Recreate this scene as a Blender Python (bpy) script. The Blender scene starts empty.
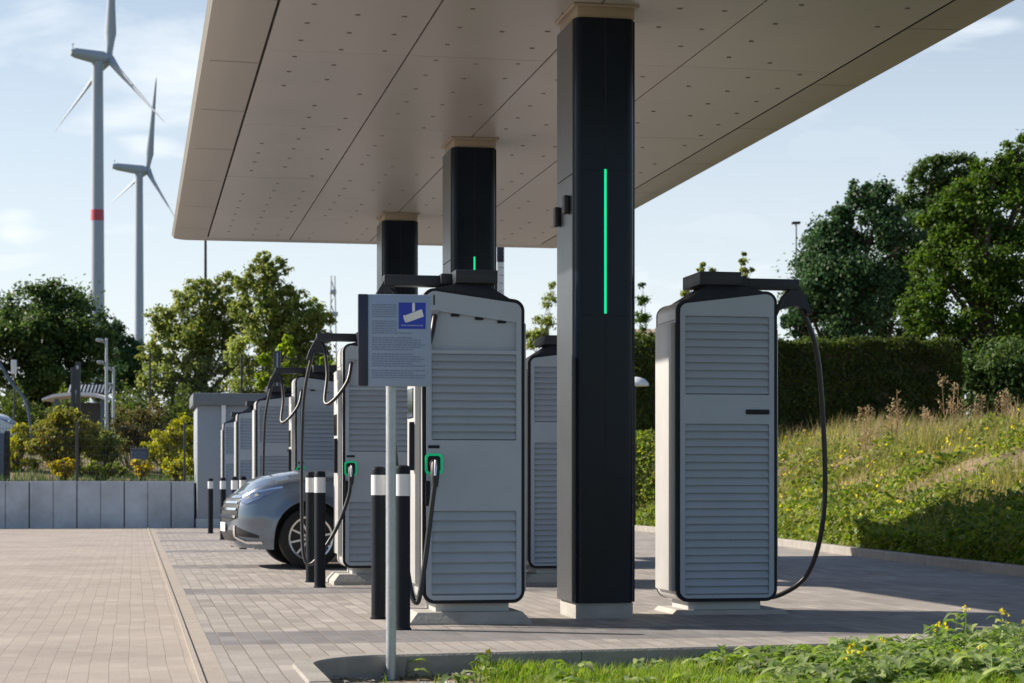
import bpy, bmesh, math, random
import numpy as np
from mathutils import Vector, Matrix
from mathutils.geometry import tessellate_polygon
R = math.radians
random.seed(7)
rng = np.random.default_rng(7)
scene = bpy.context.scene
COL = scene.collection

# ------------------------------------------------------------------ camera
F = 2000.0; HZ = 485.0; HC = 1.0; TH = math.atan(379.0 / F)
ST, CT = math.sin(TH), math.cos(TH)
cam = bpy.data.cameras.new('camera'); camo = bpy.data.objects.new('camera', cam); COL.objects.link(camo)
camo.location = (0, 0, HC); camo.rotation_euler = (R(90), 0, -TH)
cam.sensor_width = 36; cam.lens = F / 1024 * 36; cam.shift_y = (HZ - 341.5) / 1024
cam.clip_start = .05; cam.clip_end = 6000
cam.dof.use_dof = True; cam.dof.focus_distance = 15.5; cam.dof.aperture_fstop = 5.0
scene.camera = camo

def gp(px, Z):                       # ground position seen at picture column px, depth Z
    xc = (px - 512) / F * Z
    return (xc * CT + Z * ST, -xc * ST + Z * CT)
def zz(py, Z): return HC + (HZ - py) * Z / F

# ------------------------------------------------------------------ materials
def nn(nt, t, x=0, y=0):
    n = nt.nodes.new(t); n.location = (x, y); return n
def base_mat(name):
    m = bpy.data.materials.new(name); m.use_nodes = True
    nt = m.node_tree; return m, nt, nt.nodes['Principled BSDF']
def lin(c):
    return tuple(c) + (1,) if len(c) == 3 else tuple(c)
def mat(name, col, rough=.5, metal=0., var=.0, scale=6., bump=0., bscale=60., coat=0., spec=.5, col2=None, rvar=.1):
    m, nt, b = base_mat(name)
    b.inputs['Roughness'].default_value = rough; b.inputs['Metallic'].default_value = metal
    b.inputs['Coat Weight'].default_value = coat; b.inputs['Specular IOR Level'].default_value = spec
    tc = nn(nt, 'ShaderNodeTexCoord'); no = nn(nt, 'ShaderNodeTexNoise')
    no.inputs['Scale'].default_value = scale; no.inputs['Detail'].default_value = 6; no.inputs['Roughness'].default_value = .65
    nt.links.new(tc.outputs['Object'], no.inputs['Vector'])
    cr = nn(nt, 'ShaderNodeValToRGB')
    cr.color_ramp.elements[0].position = .3; cr.color_ramp.elements[1].position = .72
    c2 = col2 if col2 else tuple(min(1, c * (1 + var)) for c in col)
    c1 = tuple(c * (1 - var) for c in col)
    cr.color_ramp.elements[0].color = lin(c1); cr.color_ramp.elements[1].color = lin(c2)
    nt.links.new(no.outputs['Fac'], cr.inputs['Fac']); nt.links.new(cr.outputs['Color'], b.inputs['Base Color'])
    if rvar:
        mr = nn(nt, 'ShaderNodeMapRange'); mr.inputs['To Min'].default_value = max(0, rough - rvar); mr.inputs['To Max'].default_value = min(1, rough + rvar)
        nt.links.new(no.outputs['Fac'], mr.inputs['Value']); nt.links.new(mr.outputs['Result'], b.inputs['Roughness'])
    if bump:
        n2 = nn(nt, 'ShaderNodeTexNoise'); n2.inputs['Scale'].default_value = bscale; n2.inputs['Detail'].default_value = 5
        nt.links.new(tc.outputs['Object'], n2.inputs['Vector'])
        bp = nn(nt, 'ShaderNodeBump'); bp.inputs['Strength'].default_value = bump; bp.inputs['Distance'].default_value = .01
        nt.links.new(n2.outputs['Fac'], bp.inputs['Height']); nt.links.new(bp.outputs['Normal'], b.inputs['Normal'])
    return m
def emit_mat(name, col, s):
    m, nt, b = base_mat(name)
    b.inputs['Base Color'].default_value = lin(col); b.inputs['Emission Color'].default_value = lin(col); b.inputs['Emission Strength'].default_value = s
    return m
def leaf_mat(name, cols, trans=.35, rough=.5, spec=.25):
    """each leaf picks its own tone from the list"""
    m, nt, b = base_mat(name)
    g = nn(nt, 'ShaderNodeNewGeometry'); cr = nn(nt, 'ShaderNodeValToRGB')
    el = cr.color_ramp.elements
    while len(el) < len(cols): el.new(.5)
    for i, c in enumerate(cols):
        el[i].position = i / (len(cols) - 1); el[i].color = lin(c)
    nt.links.new(g.outputs['Random Per Island'], cr.inputs['Fac'])
    tc = nn(nt, 'ShaderNodeTexCoord'); no = nn(nt, 'ShaderNodeTexNoise'); no.inputs['Scale'].default_value = .9; no.inputs['Detail'].default_value = 3
    nt.links.new(tc.outputs['Object'], no.inputs['Vector'])
    mr = nn(nt, 'ShaderNodeMapRange'); mr.inputs['From Min'].default_value = .3; mr.inputs['From Max'].default_value = .7
    mr.inputs['To Min'].default_value = .7; mr.inputs['To Max'].default_value = 1.3
    nt.links.new(no.outputs['Fac'], mr.inputs['Value'])
    mx = nn(nt, 'ShaderNodeMixRGB'); mx.blend_type = 'MULTIPLY'; mx.inputs[0].default_value = 1
    nt.links.new(cr.outputs['Color'], mx.inputs[1]); nt.links.new(mr.outputs['Result'], mx.inputs[2])
    nt.links.new(mx.outputs[0], b.inputs['Base Color'])
    b.inputs['Roughness'].default_value = rough; b.inputs['Specular IOR Level'].default_value = spec
    tr = nn(nt, 'ShaderNodeBsdfTranslucent'); hs = nn(nt, 'ShaderNodeHueSaturation')
    hs.inputs['Hue'].default_value = .497; hs.inputs['Value'].default_value = 1.5; hs.inputs['Saturation'].default_value = 1.1
    nt.links.new(mx.outputs[0], hs.inputs['Color']); nt.links.new(hs.outputs['Color'], tr.inputs['Color'])
    ms = nn(nt, 'ShaderNodeMixShader'); ms.inputs[0].default_value = trans
    nt.links.new(b.outputs[0], ms.inputs[1]); nt.links.new(tr.outputs[0], ms.inputs[2])
    nt.links.new(ms.outputs[0], nt.nodes['Material Output'].inputs['Surface'])
    return m

def paver_mat(name, tones, length, width, band=False, joint=(.20, .17, .14), mortar=.006):
    m, nt, b = base_mat(name)
    L = nt.links.new
    tc = nn(nt, 'ShaderNodeTexCoord'); sp = nn(nt, 'ShaderNodeSeparateXYZ'); L(tc.outputs['Object'], sp.inputs[0])
    # a slight wander of the courses
    wn = nn(nt, 'ShaderNodeTexNoise'); wn.inputs['Scale'].default_value = .55; wn.inputs['Detail'].default_value = 2; L(tc.outputs['Object'], wn.inputs['Vector'])
    wm = nn(nt, 'ShaderNodeMath'); wm.operation = 'MULTIPLY_ADD'; wm.inputs[1].default_value = .04; L(wn.outputs['Fac'], wm.inputs[0]); L(sp.outputs['X'], wm.inputs[2])
    cb = nn(nt, 'ShaderNodeCombineXYZ'); L(sp.outputs['Y'], cb.inputs['X']); L(wm.outputs[0], cb.inputs['Y'])
    br = nn(nt, 'ShaderNodeTexBrick'); L(cb.outputs[0], br.inputs['Vector'])
    br.inputs['Scale'].default_value = 1; br.inputs['Brick Width'].default_value = length; br.inputs['Row Height'].default_value = width
    br.inputs['Mortar Size'].default_value = mortar; br.inputs['Mortar Smooth'].default_value = .3
    br.inputs['Color1'].default_value = (0, 0, 0, 1); br.inputs['Color2'].default_value = (1, 1, 1, 1); br.inputs['Mortar'].default_value = (.5, .5, .5, 1)
    cr = nn(nt, 'ShaderNodeValToRGB'); el = cr.color_ramp.elements
    while len(el) < len(tones): el.new(.5)
    for i, c in enumerate(tones):
        el[i].position = i / (len(tones) - 1); el[i].color = lin(c)
    L(br.outputs['Color'], cr.inputs['Fac']); cur = cr.outputs['Color']
    if band:   # courses of dark pavers that mark the bays, one every 5.8 m
        ad = nn(nt, 'ShaderNodeMath'); ad.operation = 'ADD'; ad.inputs[1].default_value = -12.62; L(sp.outputs['Y'], ad.inputs[0])
        mo = nn(nt, 'ShaderNodeMath'); mo.operation = 'FLOORED_MODULO'; mo.inputs[1].default_value = 5.8; L(ad.outputs[0], mo.inputs[0])
        lt = nn(nt, 'ShaderNodeMath'); lt.operation = 'LESS_THAN'; lt.inputs[1].default_value = 1.1; L(mo.outputs[0], lt.inputs[0])
        mx = nn(nt, 'ShaderNodeMixRGB'); mx.blend_type = 'MULTIPLY'; mx.inputs[2].default_value = (.62, .65, .72, 1)
        lx = nn(nt, 'ShaderNodeMath'); lx.operation = 'LESS_THAN'; lx.inputs[1].default_value = 4.9; L(sp.outputs['X'], lx.inputs[0])
        ml = nn(nt, 'ShaderNodeMath'); ml.operation = 'MULTIPLY'; L(lt.outputs[0], ml.inputs[0]); L(lx.outputs[0], ml.inputs[1])
        L(ml.outputs[0], mx.inputs[0]); L(cur, mx.inputs[1]); cur = mx.outputs[0]
    # joints
    mj = nn(nt, 'ShaderNodeMixRGB'); mj.inputs[2].default_value = lin(joint); L(br.outputs['Fac'], mj.inputs[0]); L(cur, mj.inputs[1]); cur = mj.outputs[0]
    # dust, tyre wear and grime
    st = nn(nt, 'ShaderNodeTexNoise'); st.inputs['Scale'].default_value = .7; st.inputs['Detail'].default_value = 8; st.inputs['Roughness'].default_value = .7; L(tc.outputs['Object'], st.inputs['Vector'])
    s2 = nn(nt, 'ShaderNodeMapRange'); s2.inputs['From Min'].default_value = .3; s2.inputs['From Max'].default_value = .7; s2.inputs['To Min'].default_value = .80; s2.inputs['To Max'].default_value = 1.13; L(st.outputs['Fac'], s2.inputs['Value'])
    m2 = nn(nt, 'ShaderNodeMixRGB'); m2.blend_type = 'MULTIPLY'; m2.inputs[0].default_value = 1; L(cur, m2.inputs[1]); L(s2.outputs[0], m2.inputs[2]); cur = m2.outputs[0]
    fg = nn(nt, 'ShaderNodeTexNoise'); fg.inputs['Scale'].default_value = 45; fg.inputs['Detail'].default_value = 4; L(tc.outputs['Object'], fg.inputs['Vector'])
    s3 = nn(nt, 'ShaderNodeMapRange'); s3.inputs['To Min'].default_value = .85; s3.inputs['To Max'].default_value = 1.15; L(fg.outputs['Fac'], s3.inputs['Value'])
    m3 = nn(nt, 'ShaderNodeMixRGB'); m3.blend_type = 'MULTIPLY'; m3.inputs[0].default_value = 1; L(cur, m3.inputs[1]); L(s3.outputs[0], m3.inputs[2])
    L(m3.outputs[0], b.inputs['Base Color']); b.inputs['Roughness'].default_value = .8; b.inputs['Specular IOR Level'].default_value = .3
    bp = nn(nt, 'ShaderNodeBump'); bp.inputs['Strength'].default_value = .5; bp.inputs['Distance'].default_value = .006; bp.invert = True
    L(br.outputs['Fac'], bp.inputs['Height'])
    b2 = nn(nt, 'ShaderNodeBump'); b2.inputs['Strength'].default_value = .25; b2.inputs['Distance'].default_value = .004; L(fg.outputs['Fac'], b2.inputs['Height']); L(bp.outputs[0], b2.inputs['Normal'])
    L(b2.outputs[0], b.inputs['Normal'])
    return m

M = {}
M['shaded_shell'] = mat('powder coat toned to shade', (.345, .40, .47), .42, var=.07, scale=2.2, bump=.04, bscale=350)  # same coat as the sides, with the faces' blue shade put into the colour
M['side'] = mat('white powder coat', (.46, .46, .455), .38, var=.04, scale=3, bump=.04, bscale=350)
M['trim'] = mat('black rubber trim', (.013, .015, .022), .5, var=.2, spec=.25)
M['cap'] = mat('anthracite painted steel', (.032, .037, .047), .5, var=.15, spec=.3)
M['cable'] = mat('black cable sheath', (.014, .014, .017), .38, var=.2, spec=.6)
M['concrete'] = mat('cast concrete', (.36, .345, .32), .85, var=.16, scale=5, bump=.3, bscale=40)
M['kerb'] = mat('kerb concrete', (.29, .27, .245), .85, var=.2, scale=4, bump=.4, bscale=50)
M['wallc'] = mat('grey concrete wall', (.47, .51, .555), .85, var=.28, scale=1.1, bump=.2, bscale=20)
M['joint'] = mat('dark joint', (.05, .05, .05), .9, var=.2)
M['soffit'] = mat('bronze beige metal cassette', (.445, .425, .405), .34, metal=.12, var=.03, scale=.8, bump=.02, bscale=2)
M['fascia'] = mat('bronze beige edge panel with shade', (.35, .325, .295), .36, metal=.12, var=.05, scale=.8)  # darker than the soffit: shade and reflection of a tilted edge painted in
M['column'] = mat('satin black column cladding', (.005, .011, .022), .22, var=.25, scale=1.5, spec=.19, rvar=.08)
M['colside'] = mat('brushed grey column cladding', (.07, .075, .08), .34, metal=.3, var=.06, scale=2)
M['studs'] = mat('bronze studs', (.20, .175, .155), .5, var=.1)
M['collar'] = mat('tan collar', (.37, .31, .24), .45, metal=.2, var=.08)
M['green'] = emit_mat('green light strip', (.0, .62, .25), .75)
M['greenring'] = emit_mat('green socket ring', (.0, .42, .17), .25)
M['bollard'] = mat('dark bollard paint', (.010, .013, .019), .5, var=.25, scale=8, spec=.2)
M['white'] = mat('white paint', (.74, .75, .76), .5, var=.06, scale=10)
M['galv'] = mat('galvanised steel', (.42, .46, .49), .42, metal=.55, var=.12, scale=25)
M['sign'] = mat('sign sheet tinted for shade', (.29, .37, .51), .45, var=.02)  # sheet colour lowered and blued to carry the shade the sign stands in
M['signink'] = mat('grey print', (.19, .245, .345), .5, var=.05)
M['navy'] = mat('dark navy edge', (.02, .024, .05), .4, var=.1)
M['blue'] = mat('sign blue', (.015, .045, .42), .45, var=.05)
M['ink'] = mat('black print', (.02, .02, .02), .5)
M['lettering'] = mat('violet grey print', (.35, .33, .5), .5)
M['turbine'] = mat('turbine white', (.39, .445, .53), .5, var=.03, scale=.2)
M['turbred'] = mat('turbine red', (.55, .07, .11), .5, var=.05)
M['carpaint'] = mat('blue grey metallic paint', (.17, .21, .265), .27, metal=.6, var=.02, coat=1., scale=2, rvar=.03)
M['whitecar'] = mat('white car paint', (.75, .76, .78), .3, coat=.8, var=.02)
M['tyre'] = mat('tyre rubber', (.012, .012, .013), .75, var=.3, bump=.3, bscale=80)
M['rim'] = mat('machined alloy', (.72, .73, .75), .25, metal=.9, var=.04)
M['darkrim'] = mat('dark alloy', (.03, .03, .035), .4, metal=.3, var=.1)
M['chrome'] = mat('chrome', (.8, .82, .84), .12, metal=1., var=.02, rvar=.03)
M['glass'] = mat('dark car glass', (.012, .015, .02), .06, var=.05, rvar=.02, spec=.7)
M['lamp'] = mat('clear headlight', (.16, .22, .38), .08, var=.3, scale=14, coat=1., rvar=.02)
M['plastic'] = mat('black plastic', (.02, .02, .022), .5, var=.2)
M['hubblue'] = mat('blue hub cap', (.03, .06, .3), .35, var=.1)
M['soil'] = mat('dry soil', (.17, .125, .08), .95, var=.4, scale=5, bump=.8, bscale=25, col2=(.25, .2, .13))
M['bank'] = mat('bank soil and dry grass', (.15, .11, .06), .95, var=.4, scale=1.1, bump=.9, bscale=14, col2=(.27, .20, .12))
M['field'] = mat('rough grass ground', (.07, .085, .03), .95, var=.4, scale=.5, bump=.6, bscale=6, col2=(.14, .13, .06))
M['bark'] = mat('bark', (.075, .055, .04), .9, var=.4, scale=9, bump=.6, bscale=30)
M['fence'] = mat('anthracite fence steel', (.05, .055, .06), .5, var=.2)
M['box'] = mat('blue grey box', (.10, .14, .20), .5, var=.1)
M['housing'] = mat('grey rendered wall', (.27, .31, .36), .8, var=.06, scale=2, bump=.2, bscale=50)
M['housingroof'] = mat('slate grey roof edge', (.14, .16, .18), .6, var=.1)
M['tile'] = mat('pale clay tile', (.42, .33, .24), .8, var=.1)
M['tile2'] = mat('dark clay tile', (.22, .16, .12), .8, var=.1)
M['lane'] = paver_mat('beige lane pavers', [(.325, .285, .25), (.36, .315, .28), (.34, .295, .26), (.375, .335, .295)], .26, .105, joint=(.285, .24, .205), mortar=.003)
M['bays'] = paver_mat('bay pavers', [(.25, .23, .215), (.335, .31, .29), (.285, .26, .24), (.38, .35, .325)], .36, .115, band=True, joint=(.22, .19, .165), mortar=.006)
M['strip'] = mat('stone channel', (.33, .29, .25), .8, var=.12, scale=6, bump=.3, bscale=40)
M['dry'] = leaf_mat('dry straw', [(.40, .31, .18), (.50, .40, .25), (.34, .26, .15)], .45)
LEAF = {
 'dark': leaf_mat('dark oak leaves', [(0.041, 0.082, 0.026), (0.082, 0.136, 0.036), (0.055, 0.100, 0.032), (0.128, 0.182, 0.046)], 0.42),
 'pine': leaf_mat('deep blue green leaves', [(0.030, 0.075, 0.033), (0.055, 0.112, 0.045), (0.045, 0.093, 0.038), (0.093, 0.159, 0.055)], 0.36),
 'mid': leaf_mat('willow green leaves', [(0.128, 0.192, 0.051), (0.256, 0.307, 0.077), (0.179, 0.230, 0.072), (0.358, 0.358, 0.102)], 0.52),
 'bright': leaf_mat('bright maple leaves', [(0.045, 0.096, 0.015), (0.08, 0.145, 0.02), (0.058, 0.112, 0.018), (0.115, 0.165, 0.027)], 0.48),
 'lime': leaf_mat('lime green leaves', [(0.187, 0.288, 0.029), (0.259, 0.331, 0.043), (0.144, 0.230, 0.029)], 0.55),
 'hedge': leaf_mat('hornbeam hedge leaves', [(0.04, 0.065, 0.016), (0.07, 0.105, 0.022), (0.055, 0.08, 0.02), (0.11, 0.14, 0.03)], 0.50),
 'autumn': leaf_mat('turning leaves', [(0.16, 0.21, 0.035), (0.27, 0.27, 0.045), (0.12, 0.17, 0.03), (0.3, 0.21, 0.045), (0.19, 0.24, 0.04)], 0.50),
 'brown': leaf_mat('brown seed heads', [(0.16, 0.13, 0.05), (0.13, 0.14, 0.04), (0.2, 0.15, 0.07), (0.1, 0.12, 0.03)], 0.45),
 'orange': leaf_mat('orange leaves', [(0.42, 0.29, 0.03), (0.46, 0.38, 0.05), (0.25, 0.29, 0.04), (0.44, 0.32, 0.04)], 0.50),
 'yellow': leaf_mat('yellow green leaves', [(0.325, 0.358, 0.033), (0.455, 0.423, 0.048), (0.212, 0.277, 0.033)], 0.50),
 'grass': leaf_mat('grass blades', [(0.112, 0.225, 0.019), (0.175, 0.300, 0.031), (0.225, 0.312, 0.044), (0.300, 0.288, 0.088)], 0.50),
 'bankgrass': leaf_mat('dry bank grass', [(0.23, 0.225, 0.065), (0.31, 0.275, 0.1), (0.15, 0.185, 0.038), (0.37, 0.315, 0.16), (0.18, 0.215, 0.045)], 0.48),
 'weed': leaf_mat('mustard leaves', [(0.121, 0.209, 0.033), (0.198, 0.308, 0.044), (0.374, 0.440, 0.220), (0.132, 0.209, 0.077), (0.264, 0.363, 0.066)], 0.45, rough=.38, spec=.6),
 'cover': leaf_mat('ground cover leaves', [(0.055, 0.105, 0.017), (0.13, 0.205, 0.028), (0.21, 0.26, 0.037), (0.25, 0.27, 0.05), (0.09, 0.155, 0.021)], 0.48),
 'flower': leaf_mat('yellow petals', [(.70, .60, .03), (.8, .72, .08)], .4),
}

# ------------------------------------------------------------------ mesh helpers
class MB:
    def __init__(s): s.v = []; s.f = []
    def add(s, vs, fs):
        o = len(s.v); s.v += [tuple(p) for p in vs]; s.f += [tuple(i + o for i in f) for f in fs]; return s
    def box(s, x0, x1, y0, y1, z0, z1):
        return s.add([(x0,y0,z0),(x1,y0,z0),(x1,y1,z0),(x0,y1,z0),(x0,y0,z1),(x1,y0,z1),(x1,y1,z1),(x0,y1,z1)],
                     [(0,3,2,1),(4,5,6,7),(0,1,5,4),(1,2,6,5),(2,3,7,6),(3,0,4,7)])
    def bbox(s, x0, x1, y0, y1, z0, z1, b=.01, seg=2):
        bm = bmesh.new(); bmesh.ops.create_cube(bm, size=1)
        for v in bm.verts: v.co = (x0 + (v.co.x + .5) * (x1 - x0), y0 + (v.co.y + .5) * (y1 - y0), z0 + (v.co.z + .5) * (z1 - z0))
        bmesh.ops.bevel(bm, geom=bm.edges[:], offset=b, segments=seg, profile=.5, affect='EDGES')
        bm.verts.index_update(); s.add([v.co[:] for v in bm.verts], [[v.index for v in f.verts] for f in bm.faces]); bm.free(); return s
    def prism(s, pts, a0, a1, ax='y'):          # polygon (p, q) swept along an axis
        n = len(pts)
        P = (lambda p, a: (p[0], a, p[1])) if ax == 'y' else ((lambda p, a: (a, p[0], p[1])) if ax == 'x' else (lambda p, a: (p[0], p[1], a)))
        vs = [P(p, a0) for p in pts] + [P(p, a1) for p in pts]
        return s.add(vs, [tuple(range(n)), tuple(range(2 * n - 1, n - 1, -1))] + [(i, i + n, (i + 1) % n + n, (i + 1) % n) for i in range(n)])
    def tube(s, pts, r, n=8, cap=True):
        pts = [Vector(p) for p in pts]; m = len(pts); vs = []; up = None
        for i, p in enumerate(pts):
            t = (pts[min(i + 1, m - 1)] - pts[max(i - 1, 0)]).normalized()
            if up is None: up = Vector((0, 0, 1)) if abs(t.z) < .9 else Vector((1, 0, 0))
            a = t.cross(up).normalized(); up = a.cross(t).normalized()
            rr = r[i] if isinstance(r, (list, tuple)) else r
            for k in range(n):
                w = 2 * math.pi * k / n; vs.append(p + (a * math.cos(w) + up * math.sin(w)) * rr)
        fs = [(i * n + k, i * n + (k + 1) % n, (i + 1) * n + (k + 1) % n, (i + 1) * n + k) for i in range(m - 1) for k in range(n)]
        if cap: fs += [tuple(range(n - 1, -1, -1)), tuple((m - 1) * n + k for k in range(n))]
        return s.add(vs, fs)
    def cyl(s, x, y, z0, z1, r, n=20, r1=None):
        return s.tube([(x, y, z0), (x, y, z1)], [r, r if r1 is None else r1], n)
    def lathe(s, x, y, prof, n=24):
        m = len(prof); vs = [(x + r * math.cos(2*math.pi*k/n), y + r * math.sin(2*math.pi*k/n), z) for r, z in prof for k in range(n)]
        fs = [(i*n+k, i*n+(k+1)%n, (i+1)*n+(k+1)%n, (i+1)*n+k) for i in range(m-1) for k in range(n)]
        fs += [tuple(range(n-1,-1,-1)), tuple((m-1)*n+k for k in range(n))]
        return s.add(vs, fs)
    def plate(s, outer, holes, yf, yb):         # a plate in the x-z plane with openings, facing yf
        loops = [outer] + holes
        tri = tessellate_polygon([[Vector((p[0], p[1], 0)) for p in l] for l in loops])
        flat = [p for l in loops for p in l]; n = len(flat)
        vs = [(p[0], yf, p[1]) for p in flat] + [(p[0], yb, p[1]) for p in flat]
        fs = [tuple(t) for t in tri]; o = 0
        for l in loops:
            k = len(l)
            for i in range(k): fs.append((o + i, o + (i + 1) % k, n + o + (i + 1) % k, n + o + i))
            o += k
        return s.add(vs, fs)
    def build(s, name, m, parent=None, smooth=30, fix=True):
        me = bpy.data.meshes.new(name); me.from_pydata(s.v, [], s.f); me.validate()
        if fix:
            bm = bmesh.new(); bm.from_mesh(me); bmesh.ops.recalc_face_normals(bm, faces=bm.faces); bm.to_mesh(me); bm.free()
        if smooth:
            me.polygons.foreach_set('use_smooth', [True] * len(me.polygons)); me.set_sharp_from_angle(angle=R(smooth))
        if m: me.materials.append(m)
        o = bpy.data.objects.new(name, me); COL.objects.link(o)
        if parent: o.parent = parent
        return o
def tag(o, label=None, cat=None, group=None, kind=None):
    if label: o['label'] = label
    if cat: o['category'] = cat
    if group: o['group'] = group
    if kind: o['kind'] = kind
    return o
def empty(name, loc, label, cat, group=None, rz=0):
    o = bpy.data.objects.new(name, None); COL.objects.link(o); o.location = loc; o.rotation_euler = (0, 0, rz); o.empty_display_size = .2
    return tag(o, label, cat, group)
def copy_tree(o, parent=None):
    c = o.copy(); COL.objects.link(c)
    if parent: c.parent = parent
    for ch in list(o.children): copy_tree(ch, c)
    return c
def rounded(corners, r, n=6):
    out = []; k = len(corners)
    for i in range(k):
        p = Vector(corners[i]); a = (Vector(corners[i-1]) - p).normalized(); b = (Vector(corners[(i+1) % k]) - p).normalized()
        rr = r[i] if isinstance(r, (list, tuple)) else r
        if rr <= 0: out.append(tuple(p)); continue
        ang = a.angle(b); d = rr / math.tan(ang / 2); c = p + (a + b).normalized() * (rr / math.sin(ang / 2))
        s0 = p + a * d - c; s1 = p + b * d - c; w = s0.angle(s1)
        for j in range(n + 1):
            t = j / n; v = (s0 * math.sin((1 - t) * w) + s1 * math.sin(t * w)) / math.sin(w); out.append(tuple(c + v))
    return out
def spline(pts, n=10):
    P = [Vector(p) for p in pts]; P = [P[0] * 2 - P[1]] + P + [P[-1] * 2 - P[-2]]; out = []
    for i in range(1, len(P) - 2):
        for j in range(n):
            t = j / n; a, b, c, d = P[i-1:i+3]
            out.append(.5 * ((2*b) + (c-a)*t + (2*a-5*b+4*c-d)*t*t + (3*b-a-3*c+d)*t**3))
    out.append(P[-2]); return out
def arr_mesh(name, V, quads, m, parent=None):
    me = bpy.data.meshes.new(name); nv = len(V); nf = len(quads); k = quads.shape[1]
    me.vertices.add(nv); me.vertices.foreach_set('co', V.astype(np.float32).ravel())
    me.loops.add(nf * k); me.loops.foreach_set('vertex_index', quads.astype(np.int32).ravel())
    me.polygons.add(nf); me.polygons.foreach_set('loop_start', np.arange(0, nf * k, k, dtype=np.int32))
    me.update(calc_edges=True); me.validate()
    if m: me.materials.append(m)
    o = bpy.data.objects.new(name, me); COL.objects.link(o)
    if parent: o.parent = parent
    return o

# ------------------------------------------------------------------ foliage
def unit(n, g=rng):
    v = g.normal(size=(n, 3)); return v / np.linalg.norm(v, axis=1, keepdims=True)
def leaf_cards(P, N, size, asp=.55, g=rng):
    """folded four-point leaves at P facing N"""
    n = len(P); t = np.cross(N, unit(n, g)); t /= np.linalg.norm(t, axis=1, keepdims=True) + 1e-9; b = np.cross(N, t)
    s = (size * g.uniform(.6, 1.25, n))[:, None]
    V = np.empty((n, 4, 3)); V[:, 0] = P - t * s * .5; V[:, 1] = P + b * s * asp * .5 + N * s * .08; V[:, 2] = P + t * s * .5 - N * s * .06; V[:, 3] = P - b * s * asp * .5 + N * s * .08
    return V.reshape(-1, 3), np.arange(n * 4).reshape(n, 4)
def crown_points(clumps, n, sub=14, subr=.36, g=rng, up=.35):
    """leaves gathered in sub-clumps spread through each clump's volume"""
    C = np.array([c[:3] for c in clumps]); Rr = np.array([c[3] for c in clumps]); w = Rr ** 2 / np.sum(Rr ** 2)
    Ps = []; Ns = []
    for c, r, q in zip(C, Rr, w):
        k = max(3, int(sub * (1 + r * .5))); d = unit(k, g); sc = c + d * r * (g.uniform(.35, 1.02, k) ** .6)[:, None] * np.array([1, 1, .9])
        sr = r * subr * g.uniform(.55, 1.3, k); m = max(1, int(n * q / k))
        for s_, r_ in zip(sc, sr):
            u = unit(m, g); rad = r_ * np.minimum(np.abs(g.normal(0, .8, m)), 1.7) ** .9 * 1.1
            Ps.append(s_ + u * rad[:, None] * np.array([1, 1, .75])); nv = u * .6 + unit(m, g) * .8 + np.array([0, 0, up]); Ns.append(nv / np.linalg.norm(nv, axis=1, keepdims=True))
    return np.concatenate(Ps), np.concatenate(Ns)
def limbs(mb, base, top, r0, clumps, g, n=8):
    base = Vector(base); top = Vector(top); h = (top - base).length
    pts = [base + (top - base) * t + Vector((g.normal(), g.normal(), 0)) * .02 * h * (t > 0) for t in np.linspace(0, 1, 6)]
    mb.tube(pts, [r0 * 1.25] + [r0 * (1 - .17 * i) for i in range(1, 6)], n)
    for c in clumps:
        e = Vector(c[:3]); t = min(.9, max(.2, (e.z - base.z) / max(h, .1) * .55)); a = base + (top - base) * t
        mid = (a + e) / 2 + Vector((g.normal(), g.normal(), abs(g.normal()))) * .08 * (e - a).length
        mb.tube([a, mid, e], [r0 * .42, r0 * .26, r0 * .08], 5)
        for _ in range(3):
            q = e + Vector(unit(1, g)[0]) * c[3] * .8; mb.tube([mid.lerp(e, .5), q], [r0 * .14, r0 * .03], 4)
def tree(name, px, Z, base_z, clumps_px, leafkind, n, size, label, cat, group=None, r0=.16, seed=1, sub=14, subr=.36, asp=.6, lo=None):
    """clumps: (picture column, picture row, radius in px, extra depth m)"""
    g = np.random.default_rng(seed); bx, by = gp(px, Z); s = Z / F
    root = empty(name, (bx, by, base_z), label, cat, group)
    cl = []
    for cx, cy, cr, dz in clumps_px:
        x, y = gp(cx, Z + dz); cl.append((x - bx, y - by, zz(cy, Z + dz) - base_z, cr * s))
    topz = max(c[2] for c in cl) * .8
    mb = MB(); limbs(mb, (0, 0, -.1), (cl[0][0] * .5, cl[0][1] * .5, topz), r0, cl, g); mb.build('trunk', M['bark'], root)
    P, N = crown_points(cl, n, sub, subr, g); V, Q = leaf_cards(P, N, size, asp, g)
    arr_mesh('crown', V, Q, LEAF[leafkind], root)
    return root
def bush(name, px, Z, base_z, clumps_px, leafkind, n, size, label, cat, group=None, seed=1, sub=12, subr=.4, upright=0):
    g = np.random.default_rng(seed); bx, by = gp(px, Z); s = Z / F
    root = empty(name, (bx, by, base_z), label, cat, group); cl = []
    for cx, cy, cr, dz in clumps_px:
        x, y = gp(cx, Z + dz); cl.append((x - bx, y - by, zz(cy, Z + dz) - base_z, cr * s))
    mb = MB()
    for c in cl:
        for _ in range(5):
            e = Vector(c[:3]) + Vector(unit(1, g)[0]) * c[3] * .7
            mb.tube([(g.normal() * .05, g.normal() * .05, -.05), e * .5 + Vector((0, 0, .1)), e], [.018, .013, .005], 4)
    mb.build('stems', M['bark'], root)
    P, N = crown_points(cl, n, sub, subr, g); P[:, 2] = np.abs(P[:, 2]) ; V, Q = leaf_cards(P, N, size, .6, g)
    arr_mesh('foliage', V, Q, LEAF[leafkind], root); return root

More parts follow.
